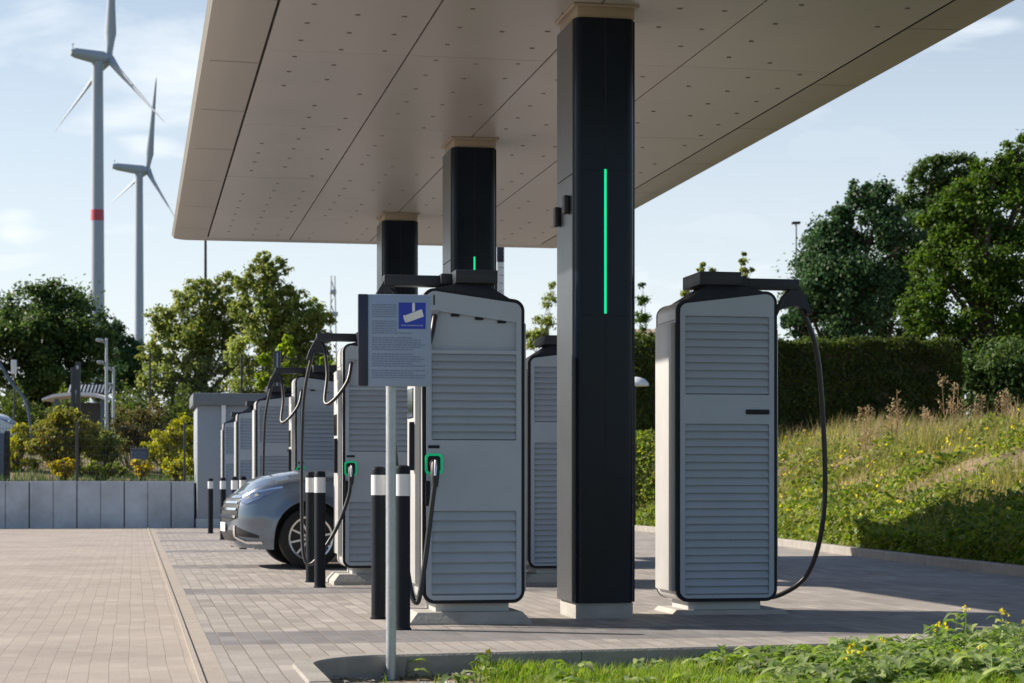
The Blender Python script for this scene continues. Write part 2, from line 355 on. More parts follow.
# ------------------------------------------------------------------ ground, paving, terrain
KERB = [(7.2, 12.35), (8.2, 12.7), (8.95, 13.5), (9.25, 14.8), (9.32, 17), (9.5, 20.3), (9.75, 24), (10.0, 27.2), (10.35, 30.5), (10.6, 33.5), (10.75, 38), (10.8, 42), (10.8, 47.45)]
def kx(y):
    ys = [p[1] for p in KERB]; xs = [p[0] for p in KERB]; return float(np.interp(y, ys, xs))
def sm(t): t = np.clip(t, 0, 1); return t * t * (3 - 2 * t)
def H(x, y):
    """height of the land beyond the kerbs"""
    k = np.interp(y, [p[1] for p in KERB], [p[0] for p in KERB]); d = x - k
    bank = .10 + 1.85 * (.35 * np.clip((d - .1) / 5.4, 0, 1) + .65 * sm((d - .1) / 5.4)) + .1 * np.sin(y * .45) * sm(d / 4) + .07 * np.sin(x * 1.3 + y * .9) * sm(d / 3)
    plat = 1.05 + 1.05 * sm((x - 4) / 9) + 1.0 * sm((y - 49.5) / 14) * sm((12 - x) / 8) + .05 * np.sin(x * .7) * np.sin(y * .3) * sm((y - 48.5) / 4)
    far = y > 47.6
    return np.where(far, np.where(x > 10.9, np.maximum(bank, plat), plat), np.where(x > k + .05, np.maximum(bank, plat * sm((y - 43.5) / 4)), 0))

lanes = MB(); lanes.add([(-45, -12, 0), (.33, -12, 0), (.33, 47.6, 0), (-45, 47.6, 0)], [(0, 1, 2, 3)])
tag(lanes.build('road', M['lane'], smooth=0), kind='structure')
stp = MB(); stp.box(.33, .36, -12, 47.6, -.1, .012); stp.box(.3615, .475, -12, 47.6, -.1, .002)
tag(stp.build('drain_channel', M['strip'], smooth=0), kind='structure')
BED = [(.86, -12), (.86, 11.05)] + [(.86 + .68 * (1 - math.cos(a)), 11.05 + .68 * math.sin(a)) for a in np.linspace(.1, math.pi / 2, 18)] + [(4, 11.98)]
poly = [(.4765, -12)] + BED + KERB[:-1] + [(10.8, 47.6), (.4765, 47.6)]
tri = tessellate_polygon([[Vector((p[0], p[1], 0)) for p in poly]])
bp_ = MB(); bp_.add([(p[0], p[1], .0) for p in poly], [tuple(t) for t in tri])
tag(bp_.build('parking_paving', M['bays'], smooth=0), kind='structure')
gr = MB(); gr.add([(-3000, -3000, -.35), (3000, -3000, -.35), (3000, 4000, -.35), (-3000, 4000, -.35)], [(0, 1, 2, 3)])
tag(gr.build('ground', M['field'], smooth=0), kind='structure')

def sweep(line, w, z0, z1, side=1, bev=.012):
    """kerb section swept along a line, lying to its right"""
    mb = MB(); n = len(line); prof = [(0, z0), (0, z1 - bev), (bev, z1), (w - bev, z1), (w, z1 - bev), (w, z0)]; vs = []
    for i, p in enumerate(line):
        a = Vector(line[max(0, i - 1)]); b = Vector(line[min(n - 1, i + 1)]); t = (b - a).normalized(); nr = Vector((t.y, -t.x)) * side
        vs += [(p[0] + nr.x * q, p[1] + nr.y * q, z) for q, z in prof]
    k = len(prof); fs = [(i*k+j, i*k+j+1, (i+1)*k+j+1, (i+1)*k+j) for i in range(n-1) for j in range(k-1)] + [tuple(range(k)), tuple((n-1)*k+j for j in range(k-1, -1, -1))]
    return mb.add(vs, fs)
def dense(line, step=1.0):
    out = [line[0]]
    for a, b in zip(line, line[1:]):
        L = math.dist(a, b); k = max(1, int(L / step)); out += [(a[0] + (b[0]-a[0]) * j / k, a[1] + (b[1]-a[1]) * j / k) for j in range(1, k + 1)]
    return out
def kerbstones(line, w, z0, z1, name):
    """stones about a metre long with open joints"""
    mb = MB(); d = dense(line, .25); acc = [d[0]]; L = 0
    for a, b in zip(d, d[1:]):
        acc.append(b); L += math.dist(a, b)
        if L >= .98 or b == d[-1]:
            q = acc[:]; e = Vector(q[-1]) - Vector(q[-2]); e = e.normalized() * .005; q[-1] = (q[-1][0] - e.x, q[-1][1] - e.y)
            s = sweep(q, w, z0, z1 + random.uniform(-.003, .003)); mb.add(s.v, s.f); acc = [b]; L = 0
    return tag(mb.build(name, M['kerb'], smooth=20), kind='structure')
kerbstones(BED + [KERB[0]], .13, -.3, .012, 'bed_kerb')
kerbstones(KERB, .14, -.3, .115, 'road_kerb')

# the low bed in front of the kerb
def bedz(x, y): return -.13 + .05 * np.sin(x * 1.7 + y) * .4 + .03 * np.sin(x * 5.1) * np.sin(y * 4.3) + .06 * sm((x - 2.2) / 2) + .16 * sm((11.3 - y) / 4) * sm((x - 2) / 3)
gx = np.linspace(.93, 9.3, 70); gy = np.linspace(-12, 12.6, 180)
mb = MB(); idx = {}
for i, x in enumerate(gx):
    for j, y in enumerate(gy): mb.v.append((x, y, float(bedz(x, y))))
for i in range(len(gx) - 1):
    for j in range(len(gy) - 1):
        cx, cy = (gx[i] + gx[i+1]) / 2, (gy[j] + gy[j+1]) / 2
        lim = 11.05 + math.sqrt(max(0, .5**2 - max(0, 1.46 - cx)**2)) if cx < 1.5 else (11.72 + (cx - 1.5) * .075 if cx < 7.2 else 12.2 + max(0, (cx-7.2)) * .7)
        if cy < lim: a = i * len(gy) + j; mb.f.append((a, a + len(gy), a + len(gy) + 1, a + 1))
tag(mb.build('planting_bed_ground', M['soil'], fix=False), kind='structure')

# land beyond the kerb and the wall
def terrain(xs, ys, keep, name):
    X, Y = np.meshgrid(xs, ys, indexing='ij'); Zz = H(X, Y); V = np.stack([X, Y, Zz], -1).reshape(-1, 3); n = len(ys); q = []
    for i in range(len(xs) - 1):
        for j in range(n - 1):
            if keep((xs[i] + xs[i+1]) / 2, (ys[j] + ys[j+1]) / 2): a = i * n + j; q.append((a, a + n, a + n + 1, a + 1))
    o = arr_mesh(name, V, np.array(q), M['bank']); o.data.polygons.foreach_set('use_smooth', [True] * len(o.data.polygons)); return tag(o, kind='structure')
# bank follows the kerb: parametrised by distance from it
ds = np.concatenate([np.linspace(.1, 7, 40), np.linspace(7.5, 60, 30)]); ys = np.linspace(12.5, 47.6, 90); V = []
for d in ds:
    for y in ys: x = kx(y) + d; V.append((x, y, float(H(x, y)) if d > .11 else .10))
n = len(ys); q = [(i*n+j, (i+1)*n+j, (i+1)*n+j+1, i*n+j+1) for i in range(len(ds)-1) for j in range(n-1)]
o = arr_mesh('embankment', np.array(V), np.array(q), M['bank']); o.data.polygons.foreach_set('use_smooth', [True] * len(o.data.polygons)); tag(o, kind='structure')
terrain(np.linspace(-70, 90, 120), np.concatenate([[47.601], np.linspace(48.2, 70, 24), np.linspace(74, 230, 30)]), lambda x, y: True, 'terrace_ground')

# ------------------------------------------------------------------ retaining wall
wl = empty('retaining_wall', (-12, 47.5, 0), 'low grey concrete retaining wall of panels with dark joints, below the mesh fence', 'wall')
x = -26.0; k = 0
while x < 1.4:
    x1 = min(x + .5375, 1.44); m = MB(); k += 1; m.bbox(x + (.012 if k % 2 else .005), x1 - (.005 if k % 2 else .012), 47.38, 47.6, -.3, 1.09 + random.uniform(-.006, .006), .008, 1)
    for i, v in enumerate(m.v): m.v[i] = (v[0] + 12, v[1] - 47.5, v[2])
    m.build('wall_panel', M['wallc'], wl); x = x1
m = MB(); m.box(-14, 13.2, .0, .099, -.3, 1.07); m.build('joint_backing', M['joint'], wl)
m = MB(); m.bbox(16.6, 22.75, -.1, .1, -.3, 1.09, .008, 1); m.build('wall_panel', M['wallc'], wl)

# ------------------------------------------------------------------ equipment building
hx0, hy0 = 1.46, 46.95
hb = empty('equipment_building', (hx0, hy0, 0), 'flat roofed grey equipment building behind the far row of chargers', 'building')
m = MB(); m.bbox(0, 3.3, 0, 2.6, .22, 2.85, .02); m.build('wall', M['housing'], hb)
m = MB(); m.box(-.015, 3.315, -.015, 2.615, -.1, .22); m.build('plinth', M['wallc'], hb)
m = MB(); m.bbox(-.10, 3.4, -.14, 2.7, 2.85, 3.13, .02); m.build('roof', M['housingroof'], hb)
m = MB(); m.bbox(.56, .66, -.09, -.002, .05, 3.15, .01); m.build('downpipe', M['white'], hb)
m = MB(); m.bbox(1.7, 2.7, -.03, .02, .24, 2.35, .006); dr = m.build('door', M['housingroof'], hb)
m = MB(); m.bbox(1.78, 1.81, -.09, -.028, 1.1, 1.26, .006); m.build('handle', M['galv'], dr)

# ------------------------------------------------------------------ canopy
X0, X1, Y0, Y1, ZS = .555, 6.50, 9.2, 29.9, 4.60
cn = empty('station_canopy', (3.45, 14.9, 0), 'large beige flat canopy on three black columns over the chargers', 'canopy')
ox, oy = 3.45, 14.9
def ring(ins, z, r): return [(p[0], p[1], z) for p in rounded([(X0+ins, Y0+ins), (X1-ins, Y0+ins), (X1-ins, Y1-ins), (X0+ins, Y1-ins)], max(.02, r - ins), 8)]
def C(v): return (v[0] - ox, v[1] - oy, v[2])
# edge panels: soffit border that turns up into the fascia
lev = [(.50, ZS - .002, .9), (.30, ZS, .75), (.09, ZS + .004, .5), (.03, ZS + .02, .42), (.0, ZS + .07, .4), (.12, ZS + .62, .4), (.17, ZS + .70, .4)]
m = MB(); k = None
for ins, z, r in lev:
    rg = ring(ins, z, .16 + ins); k = len(rg); m.v += [C(p) for p in rg]
for i in range(len(lev) - 1):
    for j in range(k): m.f.append((i*k+j, i*k+(j+1) % k, (i+1)*k+(j+1) % k, (i+1)*k+j))
fa = m.build('edge_panel', M['fascia'], cn, smooth=40)
yy = Y0 + 1.2
while yy < Y1 - .6:      # joints between the edge panels, both long sides
    for s, xa in ((1, X0), (-1, X1)):
        m = MB(); pr_ = [(.495, ZS - .001), (.30, ZS + .001), (.09, ZS + .005)]
        for (i0, z0_), (i1, z1_) in zip(pr_, pr_[1:]): m.add([(xa + s*i0 - ox, yy - oy - .005, z0_ - .0025), (xa + s*i1 - ox, yy - oy - .005, z1_ - .0025), (xa + s*i1 - ox, yy - oy + .005, z1_ - .0025), (xa + s*i0 - ox, yy - oy + .005, z0_ - .0025)], [(0, 1, 2, 3)])
        m.build('panel_joint', M['joint'], fa)
    yy += 2.25
rf = MB(); rg = ring(.17, ZS + .70, .33); rf.v += [C(p) for p in rg]; rf.f.append(tuple(range(len(rg)))); rf.build('roof_deck', M['housingroof'], cn)
# soffit cassettes: five strips with shadow gaps
xs = [X0 + .515, 2.26, 3.44, 4.62, X1 - .515]
ya, yb = Y0 + .515, Y1 - .515
sb = MB()
for a, b in zip(xs, xs[1:]):
    y = ya; st = 3.45
    while y < yb - .1:
        y2 = min(y + st, yb)
        sb.box(a + .008 - ox, b - .008 - ox, y + .0025 - oy, y2 - .0025 - oy, ZS - .004 + random.uniform(-.0012, .0012), ZS + .03); y = y2
so = sb.build('soffit', M['soffit'], cn, smooth=0)
m = MB(); m.box(X0 + .45 - ox, X1 - .45 - ox, Y0 + .45 - oy, Y1 - .45 - oy, ZS + .031, ZS + .05); m.build('soffit_backing', M['joint'], so)
m = MB(); g = random.Random(4)
for a, b in zip(xs, xs[1:]):
    for fr in (.22, .52, .82):
        y = ya + g.uniform(.2, .6)
        while y < yb - .2:
            if g.random() < .8: m.bbox(a + (b-a)*fr - .020 - ox, a + (b-a)*fr + .020 - ox, y - .013 - oy, y + .013 - oy, ZS - .010, ZS - .0035, .003, 1)
            y += .62
st_ = m.build('soffit_fixings', M['studs'], so); tag(st_, kind='stuff')
COLX0, COLW, COLD = 3.226, .482, .66
for ci, cy in enumerate((14.55, 20.38, 26.2)):
    bx, by = COLX0 + COLW / 2 - ox, cy + COLD / 2 - oy; w, d = COLW / 2, COLD / 2
    # front and back dark shells, grey side cheeks
    m = MB(); rp = rounded([(-w + .012, -d), (w - .012, -d), (w - .012, d), (-w + .012, d)], .065, 8)
    m.prism([(p[0] + bx, p[1] + by) for p in rp], .12, ZS - .11, 'z'); co = m.build('column', M['column'], cn)
    m = MB(); z = .122
    for z2 in (3.33, ZS - .112):
        m.bbox(bx - w, bx - w + .03, by - d + .055, by + d - .055, z, z2 - .004, .004, 1); z = z2
    m.build('side_cladding', M['colside'], co)
    m = MB(); m.bbox(bx + w - .03, bx + w, by - d + .055, by + d - .055, .122, ZS - .114, .004, 1); m.build('side_cladding', M['column'], co)
    m = MB(); m.bbox(bx - .0035, bx + .0035, by - d - .002, by - d + .02, .15, ZS - .12, .001, 1); m.bbox(bx - w + .05, bx + w - .05, by - d - .001, by - d + .02, 3.344, 3.352, .001, 1); m.bbox(bx - w + .05, bx + w - .05, by - d - .001, by - d + .02, 2.262, 2.268, .001, 1); m.build('cladding_joint', M['trim'], co)
    m = MB(); m.bbox(bx - .0085, bx + .0085, by - d - .007, by - d + .01, 2.28 if ci == 0 else 2.5, 3.36, .003, 1); m.build('light_strip', M['green'], co)
    m = MB(); m.bbox(bx - w + .03, bx + w - .02, by - d + .03, by + d - .03, -.05, .118, .008); m.build('column_base', M['concrete'], co)
    m = MB(); m.bbox(bx - w + .03, bx + w - .012, by - d + .02, by + d - .02, ZS - .109, ZS - .004, .005); m.bbox(bx - w - .005, bx + w + .02, by - d - .012, by + d + .012, ZS - .026, ZS - .0055, .004, 1); m.build('collar', M['collar'], co)
    for (sx, oy_, zc, hh) in ((-1, -.16, 3.11, .07), (-1, .17, 3.06, .075), (1, -.05, 3.10, .08)):
        m = MB(); xa = bx + sx * (w + .001); m.bbox(min(xa, xa + sx * .045), max(xa, xa + sx * .045), by + oy_ - .04, by + oy_ + .04, zc - hh, zc + hh, .012); m.build('sensor_box', M['plastic'], co)

# ------------------------------------------------------------------ chargers
W, D = .725, .63
ZB, ZL, ZR = .165, 2.435, 2.345
YF = -D / 2
def outline(ins, r=.085):
    h = W / 2 - ins
    return rounded([(-h, ZB + ins), (h, ZB + ins), (h, ZR - ins), (-h, ZL - ins)], [max(.02, r - ins)] * 4, 7)
def rect(x0, x1, z0, z1, r=.012): return rounded([(x0, z0), (x1, z0), (x1, z1), (x0, z1)], r, 3)
def slats(mb, x0, x1, z0, z1, n, yf, dep=.027, s=1):
    p = (z1 - z0) / n
    for i in range(n):
        a = z0 + i * p; ya, yb_ = yf + s * .003, yf + s * dep; t = .004
        mb.add([(x0, ya, a + p*.15), (x1, ya, a + p*.15), (x1, yb_, a + p*.98), (x0, yb_, a + p*.98), (x0, ya + s*t, a + p*.11), (x1, ya + s*t, a + p*.11), (x1, yb_ + s*t, a + p*.93), (x0, yb_ + s*t, a + p*.93)],
               [(0,1,2,3),(4,7,6,5),(0,4,5,1),(1,5,6,2),(2,6,7,3),(3,7,4,0)])
def cable_path(kind):
    if kind == 'near':   # drops close to the charger
        return [(-.275,YF+.02,2.23),(-.285,YF-.04,2.20),(-.33,YF-.12,2.03),(-.42,-.40,1.86),(-.475,-.30,1.86),(-.47,-.17,2.12),(-.52,-.06,2.39),(-.585,-.02,2.425),(-.625,-.05,2.34),(-.60,-.12,2.0),(-.555,-.2,1.4),(-.505,-.32,.7),(-.465,-.42,.30),(-.435,-.46,.19),(-.405,-.47,.23),(-.36,-.46,.52),(-.32,-.45,.85),(-.295,-.44,1.03)]
    if kind == 'wide':
        return [(-.275,YF+.02,2.23),(-.285,YF-.04,2.20),(-.33,YF-.12,2.03),(-.46,-.40,1.85),(-.54,-.30,1.83),(-.505,-.17,2.12),(-.53,-.06,2.39),(-.585,-.02,2.425),(-.66,-.04,2.26),(-.735,-.08,1.85),(-.76,-.15,1.2),(-.765,-.25,.55),(-.755,-.33,.30),(-.71,-.38,.21),(-.62,-.42,.28),(-.45,-.45,.55),(-.33,-.45,.85),(-.295,-.44,1.03)]
    return [(-.275,YF+.02,2.23),(-.285,YF-.04,2.20),(-.31,YF-.12,2.05),(-.36,-.40,1.95),(-.40,-.30,1.97),(-.44,-.15,2.2),(-.515,-.05,2.41),(-.575,-.02,2.43),(-.66,-.03,2.29),(-.765,-.06,2.0),(-.825,-.1,1.45),(-.845,-.13,.95),(-.815,-.17,.58),(-.73,-.22,.32),(-.58,-.29,.19),(-.46,-.37,.16),(-.36,-.44,.24),(-.31,-.47,.55),(-.295,-.45,.9),(-.295,-.44,1.03)]
def make_charger(loc, label, group, rz=0, cable='wide', number=None):
    root = empty('charging_station', loc, label, 'charging station', group, rz)
    m = MB(); m.prism(outline(.003), -D/2 + .027, D/2 - .027); hs = m.build('housing', M['side'], root, smooth=40)
    m = MB(); m.bbox(-W/2 + .002, -W/2 + .02, -D/2 + .052, D/2 - .052, 2.205, 2.211, .001, 1); m.build('housing_seam', M['trim'], hs); m = MB(); m.bbox(W/2 - .02, W/2 - .002, -D/2 + .052, D/2 - .052, 2.205, 2.211, .001, 1); m.build('housing_seam', M['trim'], hs)
    for s in (-1, 1):
        m = MB(); m.plate(outline(0), [outline(.032)], s * (D/2 - .004), s * (D/2 - .028)); m.build('edge_trim', M['trim'], root, smooth=40)
    fw = W/2 - .062
    # front: outlet recess, vents, socket field, vents
    yf = -D/2 - .012
    holes = [[(-fw, 1.98), (fw, 1.98), (fw, 2.185), (-fw, 2.265)], rect(-fw, fw, 1.335, 1.955), rect(-fw, fw, .225, .83)]
    m = MB(); m.plate(outline(.026), holes, yf, yf + .036); fp = m.build('front_panel', M['shaded_shell'], root, smooth=0)
    m = MB(); m.box(-fw - .02, fw + .02, yf + .030, yf + .0375, .2, 2.29); m.build('recess_panel', M['shaded_shell'], fp)
    for z0, z1, n in ((1.337, 1.953, 11), (.227, .828, 8)):
        m = MB(); slats(m, -fw + .001, fw - .001, z0, z1, n, yf); m.build('louvre', M['shaded_shell'], root, smooth=0)
    m = MB()
    for xx in (-.13, .04, .2): m = MB(); m.bbox(xx - .03, xx + .03, yf + .012, yf + .04, 2.205 - xx*.13, 2.225 - xx*.13, .006); m.build('outlet_slot', M['trim'], fp)
    m = MB(); m.tube([(-.275, yf - .004, 2.255), (-.275, yf + .03, 2.24)], .028, 12); m.build('cable_gland', M['galv'], fp)
    # socket with lit ring
    xc, zc = -.285, 1.165
    m = MB(); m.plate(rect(xc - .062, xc + .062, zc - .074, zc + .074, .028), [rect(xc - .046, xc + .046, zc - .058, zc + .058, .02)], yf - .012, yf + .004); sk = m.build('socket_ring', M['greenring'], root)
    m = MB(); m.box(xc - .047, xc + .047, yf - .003, yf + .003, zc - .059, zc + .059); m.build('socket_plate', M['trim'], sk)
    m = MB(); m.bbox(xc - .04, xc + .04, yf - .008, yf + .002, zc + .112, zc + .134, .004); m.build('label_slot', M['trim'], fp)
    m = MB(); m.bbox(xc - .062, xc - .028, yf - .022, yf + .002, zc - .30, zc - .12, .01); m.build('door_handle', M['trim'], root)
    if number:
        cu = bpy.data.curves.new('digit', 'FONT'); cu.body = number; cu.size = .105; cu.extrude = .001; to = bpy.data.objects.new('digit', cu)
        COL.objects.link(to); dg = bpy.context.evaluated_depsgraph_get(); me = bpy.data.meshes.new_from_object(to.evaluated_get(dg)); bpy.data.objects.remove(to)
        me.materials.clear(); me.materials.append(M['ink']); t = bpy.data.objects.new('number', me); COL.objects.link(t); t.parent = fp; t.location = (-.31, yf - .002, 2.30); t.rotation_euler = (R(90), 0, 0)
    # back: two louvre doors
    yb_ = D/2 + .012
    holes = [rect(-fw, fw, 1.665, 2.235), rect(-fw, fw, .215, 1.455)]
    m = MB(); m.plate(outline(.026), holes, yb_, yb_ - .036); bk = m.build('back_panel', M['shaded_shell'], root, smooth=0)
    m = MB(); m.box(-fw - .02, fw + .02, yb_ - .0375, yb_ - .030, .2, 2.25); m.bbox(-fw, fw, yb_ - .002, yb_ + .0015, 1.618, 1.622, .0005, 1); m.build('recess_panel', M['shaded_shell'], bk)
    for z0, z1, n in ((1.667, 2.233, 10), (.217, 1.453, 22)):
        m = MB(); slats(m, -fw + .001, fw - .001, z0, z1, n, yb_, s=-1); m.build('louvre', M['shaded_shell'], root, smooth=0)
    m = MB(); m.bbox(-fw + .0, -fw + .17, yb_ - .002, yb_ + .014, 1.525, 1.56, .007); m.build('door_latch', M['trim'], root)
    # user side (towards the bay)
    m = MB(); m.bbox(-W/2 - .04, -W/2 + .01, -.20, .20, .30, 2.16, .012, 2); us = m.build('user_panel', M['side'], root)
    m = MB(); m.bbox(-W/2 - .047, -W/2 - .03, -.14, .14, 1.50, 1.72, .006, 1); m.build('screen', M['glass'], us)
    m = MB(); m.bbox(-W/2 - .075, -W/2 - .03, -.185, -.15, 1.12, 1.47, .008); m.build('door_handle', M['trim'], us)
    m = MB(); m.lathe(0, 0, [(.035, 0), (.035, .002), (.026, .002), (.026, 0)], 20)
    lg = m.build('round_mark', M['lettering'], us); lg.location = (-W/2 - .0405, -.10, 1.62 + .23); lg.rotation_euler = (0, R(-90), 0)
    m = MB(); m.bbox(W/2 - .01, W/2 + .028, -D/2 + .09, D/2 - .035, .24, 2.19, .012, 2); m.build('side_panel', M['side'], root)
    # roof, cap and cable arm
    zt = lambda x: ZL - (x + W/2) / W * (ZL - ZR)
    a = W/2 - .085; b_ = D/2 - .045; m = MB()
    bot = [(-a, -b_, zt(-a) - .03), (a, -b_, zt(a) - .03), (a, b_, zt(a) - .03), (-a, b_, zt(-a) - .03)]
    mid = [(-a + .01, -b_, zt(-a) + .004), (a - .01, -b_, zt(a) + .004), (a - .01, b_, zt(a) + .004), (-a + .01, b_, zt(-a) + .004)]
    top = [(-.10, -b_ + .06, 2.472), (.10, -b_ + .06, 2.472), (.10, b_ - .06, 2.472), (-.10, b_ - .06, 2.472)]
    m.add(bot + mid + top, [(3,2,1,0)] + [(i, (i+1) % 4, 4 + (i+1) % 4, 4 + i) for i in range(4)] + [(4+i, 4+(i+1) % 4, 8+(i+1) % 4, 8+i) for i in range(4)] + [(8,9,10,11)])
    rf = m.build('roof', M['cap'], root, smooth=20)
    m = MB(); m.bbox(-.12, .18, -b_ + .01, b_ - .01, 2.47, 2.565, .006); m.build('roof_cap', M['cap'], rf)
    m = MB(); m.bbox(-.60, -.14, -.06, .06, 2.462, 2.54, .006); m.bbox(-.20, -.11, -.10, .10, 2.475, 2.552, .006); ar = m.build('cable_arm', M['cap'], root)
    yk = [(-.60, 2.50), (-.555, 2.50), (-.515, 2.43), (-.485, 2.37), (-.465, 2.31), (-.52, 2.335), (-.58, 2.345), (-.64, 2.33), (-.70, 2.28), (-.675, 2.36), (-.64, 2.43)]
    m = MB(); m.prism(yk[::-1], -.045, .045); m.build('cable_saddle', M['cap'], ar)
    m = MB(); m.tube(spline(cable_path(cable), 8), .0185, 10); cb = m.build('cable', M['cable'], root, smooth=60)
    m = MB(); m.tube([(-.295, -.44, 1.0), (-.293, -.43, 1.06), (-.288, -.41, 1.13), (-.286, -.385, 1.17)], [.022, .03, .034, .03], 12); m.tube([(-.286, -.40, 1.165), (-.285, yf - .004, 1.165)], .034, 14)
    m.build('plug', M['plastic'], cb, smooth=50)
    m = MB(); m.tube([(-.296, -.463, 1.08), (-.29, -.45, 1.14), (-.287, -.425, 1.19)], [.008, .011, .008], 8); m.build('plug_trim', M['rim'], cb, smooth=50)
    # foot
    m = MB(); m.bbox(-W/2 + .10, W/2 - .10, -D/2 + .07, D/2 - .07, .06, .17, .01); m.build('pedestal', M['side'], root)
    m = MB(); l0 = [(-.46, -.40), (.40, -.40), (.40, .42), (-.46, .42)]; l1 = [(-.40, -.345), (.34, -.345), (.34, .36), (-.40, .36)]
    m.add([(p[0], p[1], -.05) for p in l0] + [(p[0], p[1], .035) for p in l0] + [(p[0], p[1], .105) for p in l1], [(3,2,1,0)] + [(4*k+i, 4*k+(i+1) % 4, 4*k+4+(i+1) % 4, 4*k+4+i) for k in (0, 1) for i in range(4)] + [(8,9,10,11)])
    m.build('footing', M['concrete'], root, smooth=0)
    return root
PITCH = 5.8; CX_L = 2.46; YC = 14.22 + D / 2
GR = 'charging stations standing in rows under and beyond the canopy'
c1 = make_charger((CX_L - .045, YC, -.02), 'charging station numbered 1 with a plugged cable, partly behind the sign', GR, cable='near', number='1')
c1.scale = (1.03, 1, 1.005)
c2 = make_charger((CX_L - .03, YC + PITCH, 0), 'charging station with looped cable just in front of the parked grey car', GR, cable='wide')
c3 = copy_tree(c2); c3.location = (CX_L - .03, YC + 2 * PITCH + .22, 0); c3['label'] = 'charging station rising right behind the hood of the parked grey car'
r1 = make_charger((4.515, YC + .66, -.078), 'rightmost charging station showing its louvred back, cable arm hanging out to the right', GR, math.pi, cable='right')
r1.scale = (1.12, .96, 1.066)
r2 = copy_tree(r1); r2.scale = (1, 1, 1); r2.location = (4.345, YC + .1 + PITCH, -.02); r2['label'] = 'charging station mostly hidden behind the nearest black column, louvred back showing'
r3 = copy_tree(r1); r3.location = (4.385, YC + 2 * PITCH, 0); r3['label'] = 'charging station farthest back on the right side, by the farthest canopy column'
for i, lb in ((3, 'louvred charging station just beyond the canopy edge, third from the equipment building'), (4, 'louvred charging station in the middle of the far three by the equipment building'), (5, 'smallest and farthest louvred charging station, right in front of the equipment building')):
    c = copy_tree(r1); c.scale = (1, 1, 1); c.location = (CX_L - .2, YC + i * PITCH, 0); c['label'] = lb

# ------------------------------------------------------------------ bollards
def make_bollard(x, y, label):
    r = empty('bollard', (x, y, 0), label, 'bollard', 'dark bollards with white bands beside the chargers')
    m = MB(); m.cyl(0, 0, -.1, .93, .054, 24); m.lathe(0, 0, [(.062, -.01), (.062, .012), (.056, .016)], 24); m.build('post', M['bollard'], r)
    m = MB(); m.cyl(0, 0, .925, 1.075, .0555, 24); m.build('reflective_band', M['white'], r)
    m = MB(); m.lathe(0, 0, [(.054, 1.074), (.054, 1.115), (.05, 1.128), (.035, 1.136), (.01, 1.139)], 24); m.build('cap', M['bollard'], r)
    return r
b0 = make_bollard(1.83, 13.72, 'nearest dark bollard, just right of the sign pole')
for x, y, lb in ((1.80, 14.85, 'dark bollard just left of the sign pole in front of the numbered charger'), (1.79, 19.5, 'nearer of two dark bollards in front of the car wheel'),
                 (1.80, 20.6, 'farther of two dark bollards in front of the car wheel'), (*gp(243, 31.2), 'dark bollard peeking over the car hood, right one of two'), (*gp(234.5, 32.4), 'dark bollard peeking over the car hood, left one of two'),
                 (*gp(223, 36.6), 'dark bollard touching the grille of the car in view'), (*gp(210.5, 41.2), 'farthest dark bollard, in front of the grey equipment building wall')):
    c = copy_tree(b0); c.location = (x, y, 0); c['label'] = lb

# ------------------------------------------------------------------ sign
sx, sy = gp(391, 11.62)
sg = empty('information_sign', (sx, sy, -.12), 'small grey information sign with blue camera pictogram on a steel pole', 'sign', rz=-R(3))
m = MB(); m.cyl(0, 0, -.3, 2.15, .0295, 24); m.build('pole', M['galv'], sg)
k = 11.62 / F; pxl = lambda p: (p - 391) * k; pz = lambda p: zz(p, 11.55) + .12
m = MB(); m.bbox(pxl(367), pxl(430.5), -.052, -.034, pz(386), pz(294), .006); pn = m.build('sign_panel', M['sign'], sg)
m = MB(); m.bbox(pxl(357.5), pxl(367.5), -.058, -.026, pz(386), pz(294), .006); m.build('edge_strip', M['navy'], sg)
m = MB(); m.box(pxl(398), pxl(425), -.0535, -.0518, pz(328.5), pz(302)); bs = m.build('pictogram_field', M['blue'], pn)
m = MB(); yb = -.0552
def q2(pts): m.prism([(pxl(p[0]), pz(p[1])) for p in pts], yb, yb + .0012)
q2([(404.5, 315), (421, 308.5), (423, 316), (406.5, 322)]); q2([(411.5, 302.3), (414.2, 302.3), (414.2, 310.5), (411.5, 311.5)]); q2([(402.5, 315.2), (404.2, 314.6), (406.3, 321.8), (404.6, 322.2), (402.9, 318)])
m.build('camera_pictogram', M['white'], bs)
m = MB()
g = random.Random(2); xx = 400.5
while xx < 421: w = g.uniform(.8, 2.2); m.box(pxl(xx), pxl(min(xx + w, 422.5)), -.0552, -.0535, pz(325.6), pz(324.4)); xx += w + .6
m.build('caption', M['sign'], bs)
m = MB(); g = random.Random(9); ln = [304 + i * 2.35 for i in range(34)]
for i, py in enumerate(ln):
    if py > 378 or i % 7 == 6: continue
    end = 396 if py < 331 else g.choice((412, 420, 424.5, 424.5)); xx = 371.5
    while xx < end: w = g.uniform(1.2, 5); m.box(pxl(xx), pxl(min(xx + w, end)), -.0533, -.0519, pz(py + 1.25), pz(py)); xx += w + .7
m.build('printed_lines', M['signink'], pn)
m = MB(); m.bbox(-.045, .045, -.034, .034, pz(372), pz(366), .004, 1); m.bbox(-.045, .045, -.034, .034, pz(312), pz(306), .004, 1); m.build('clamp', M['galv'], sg)

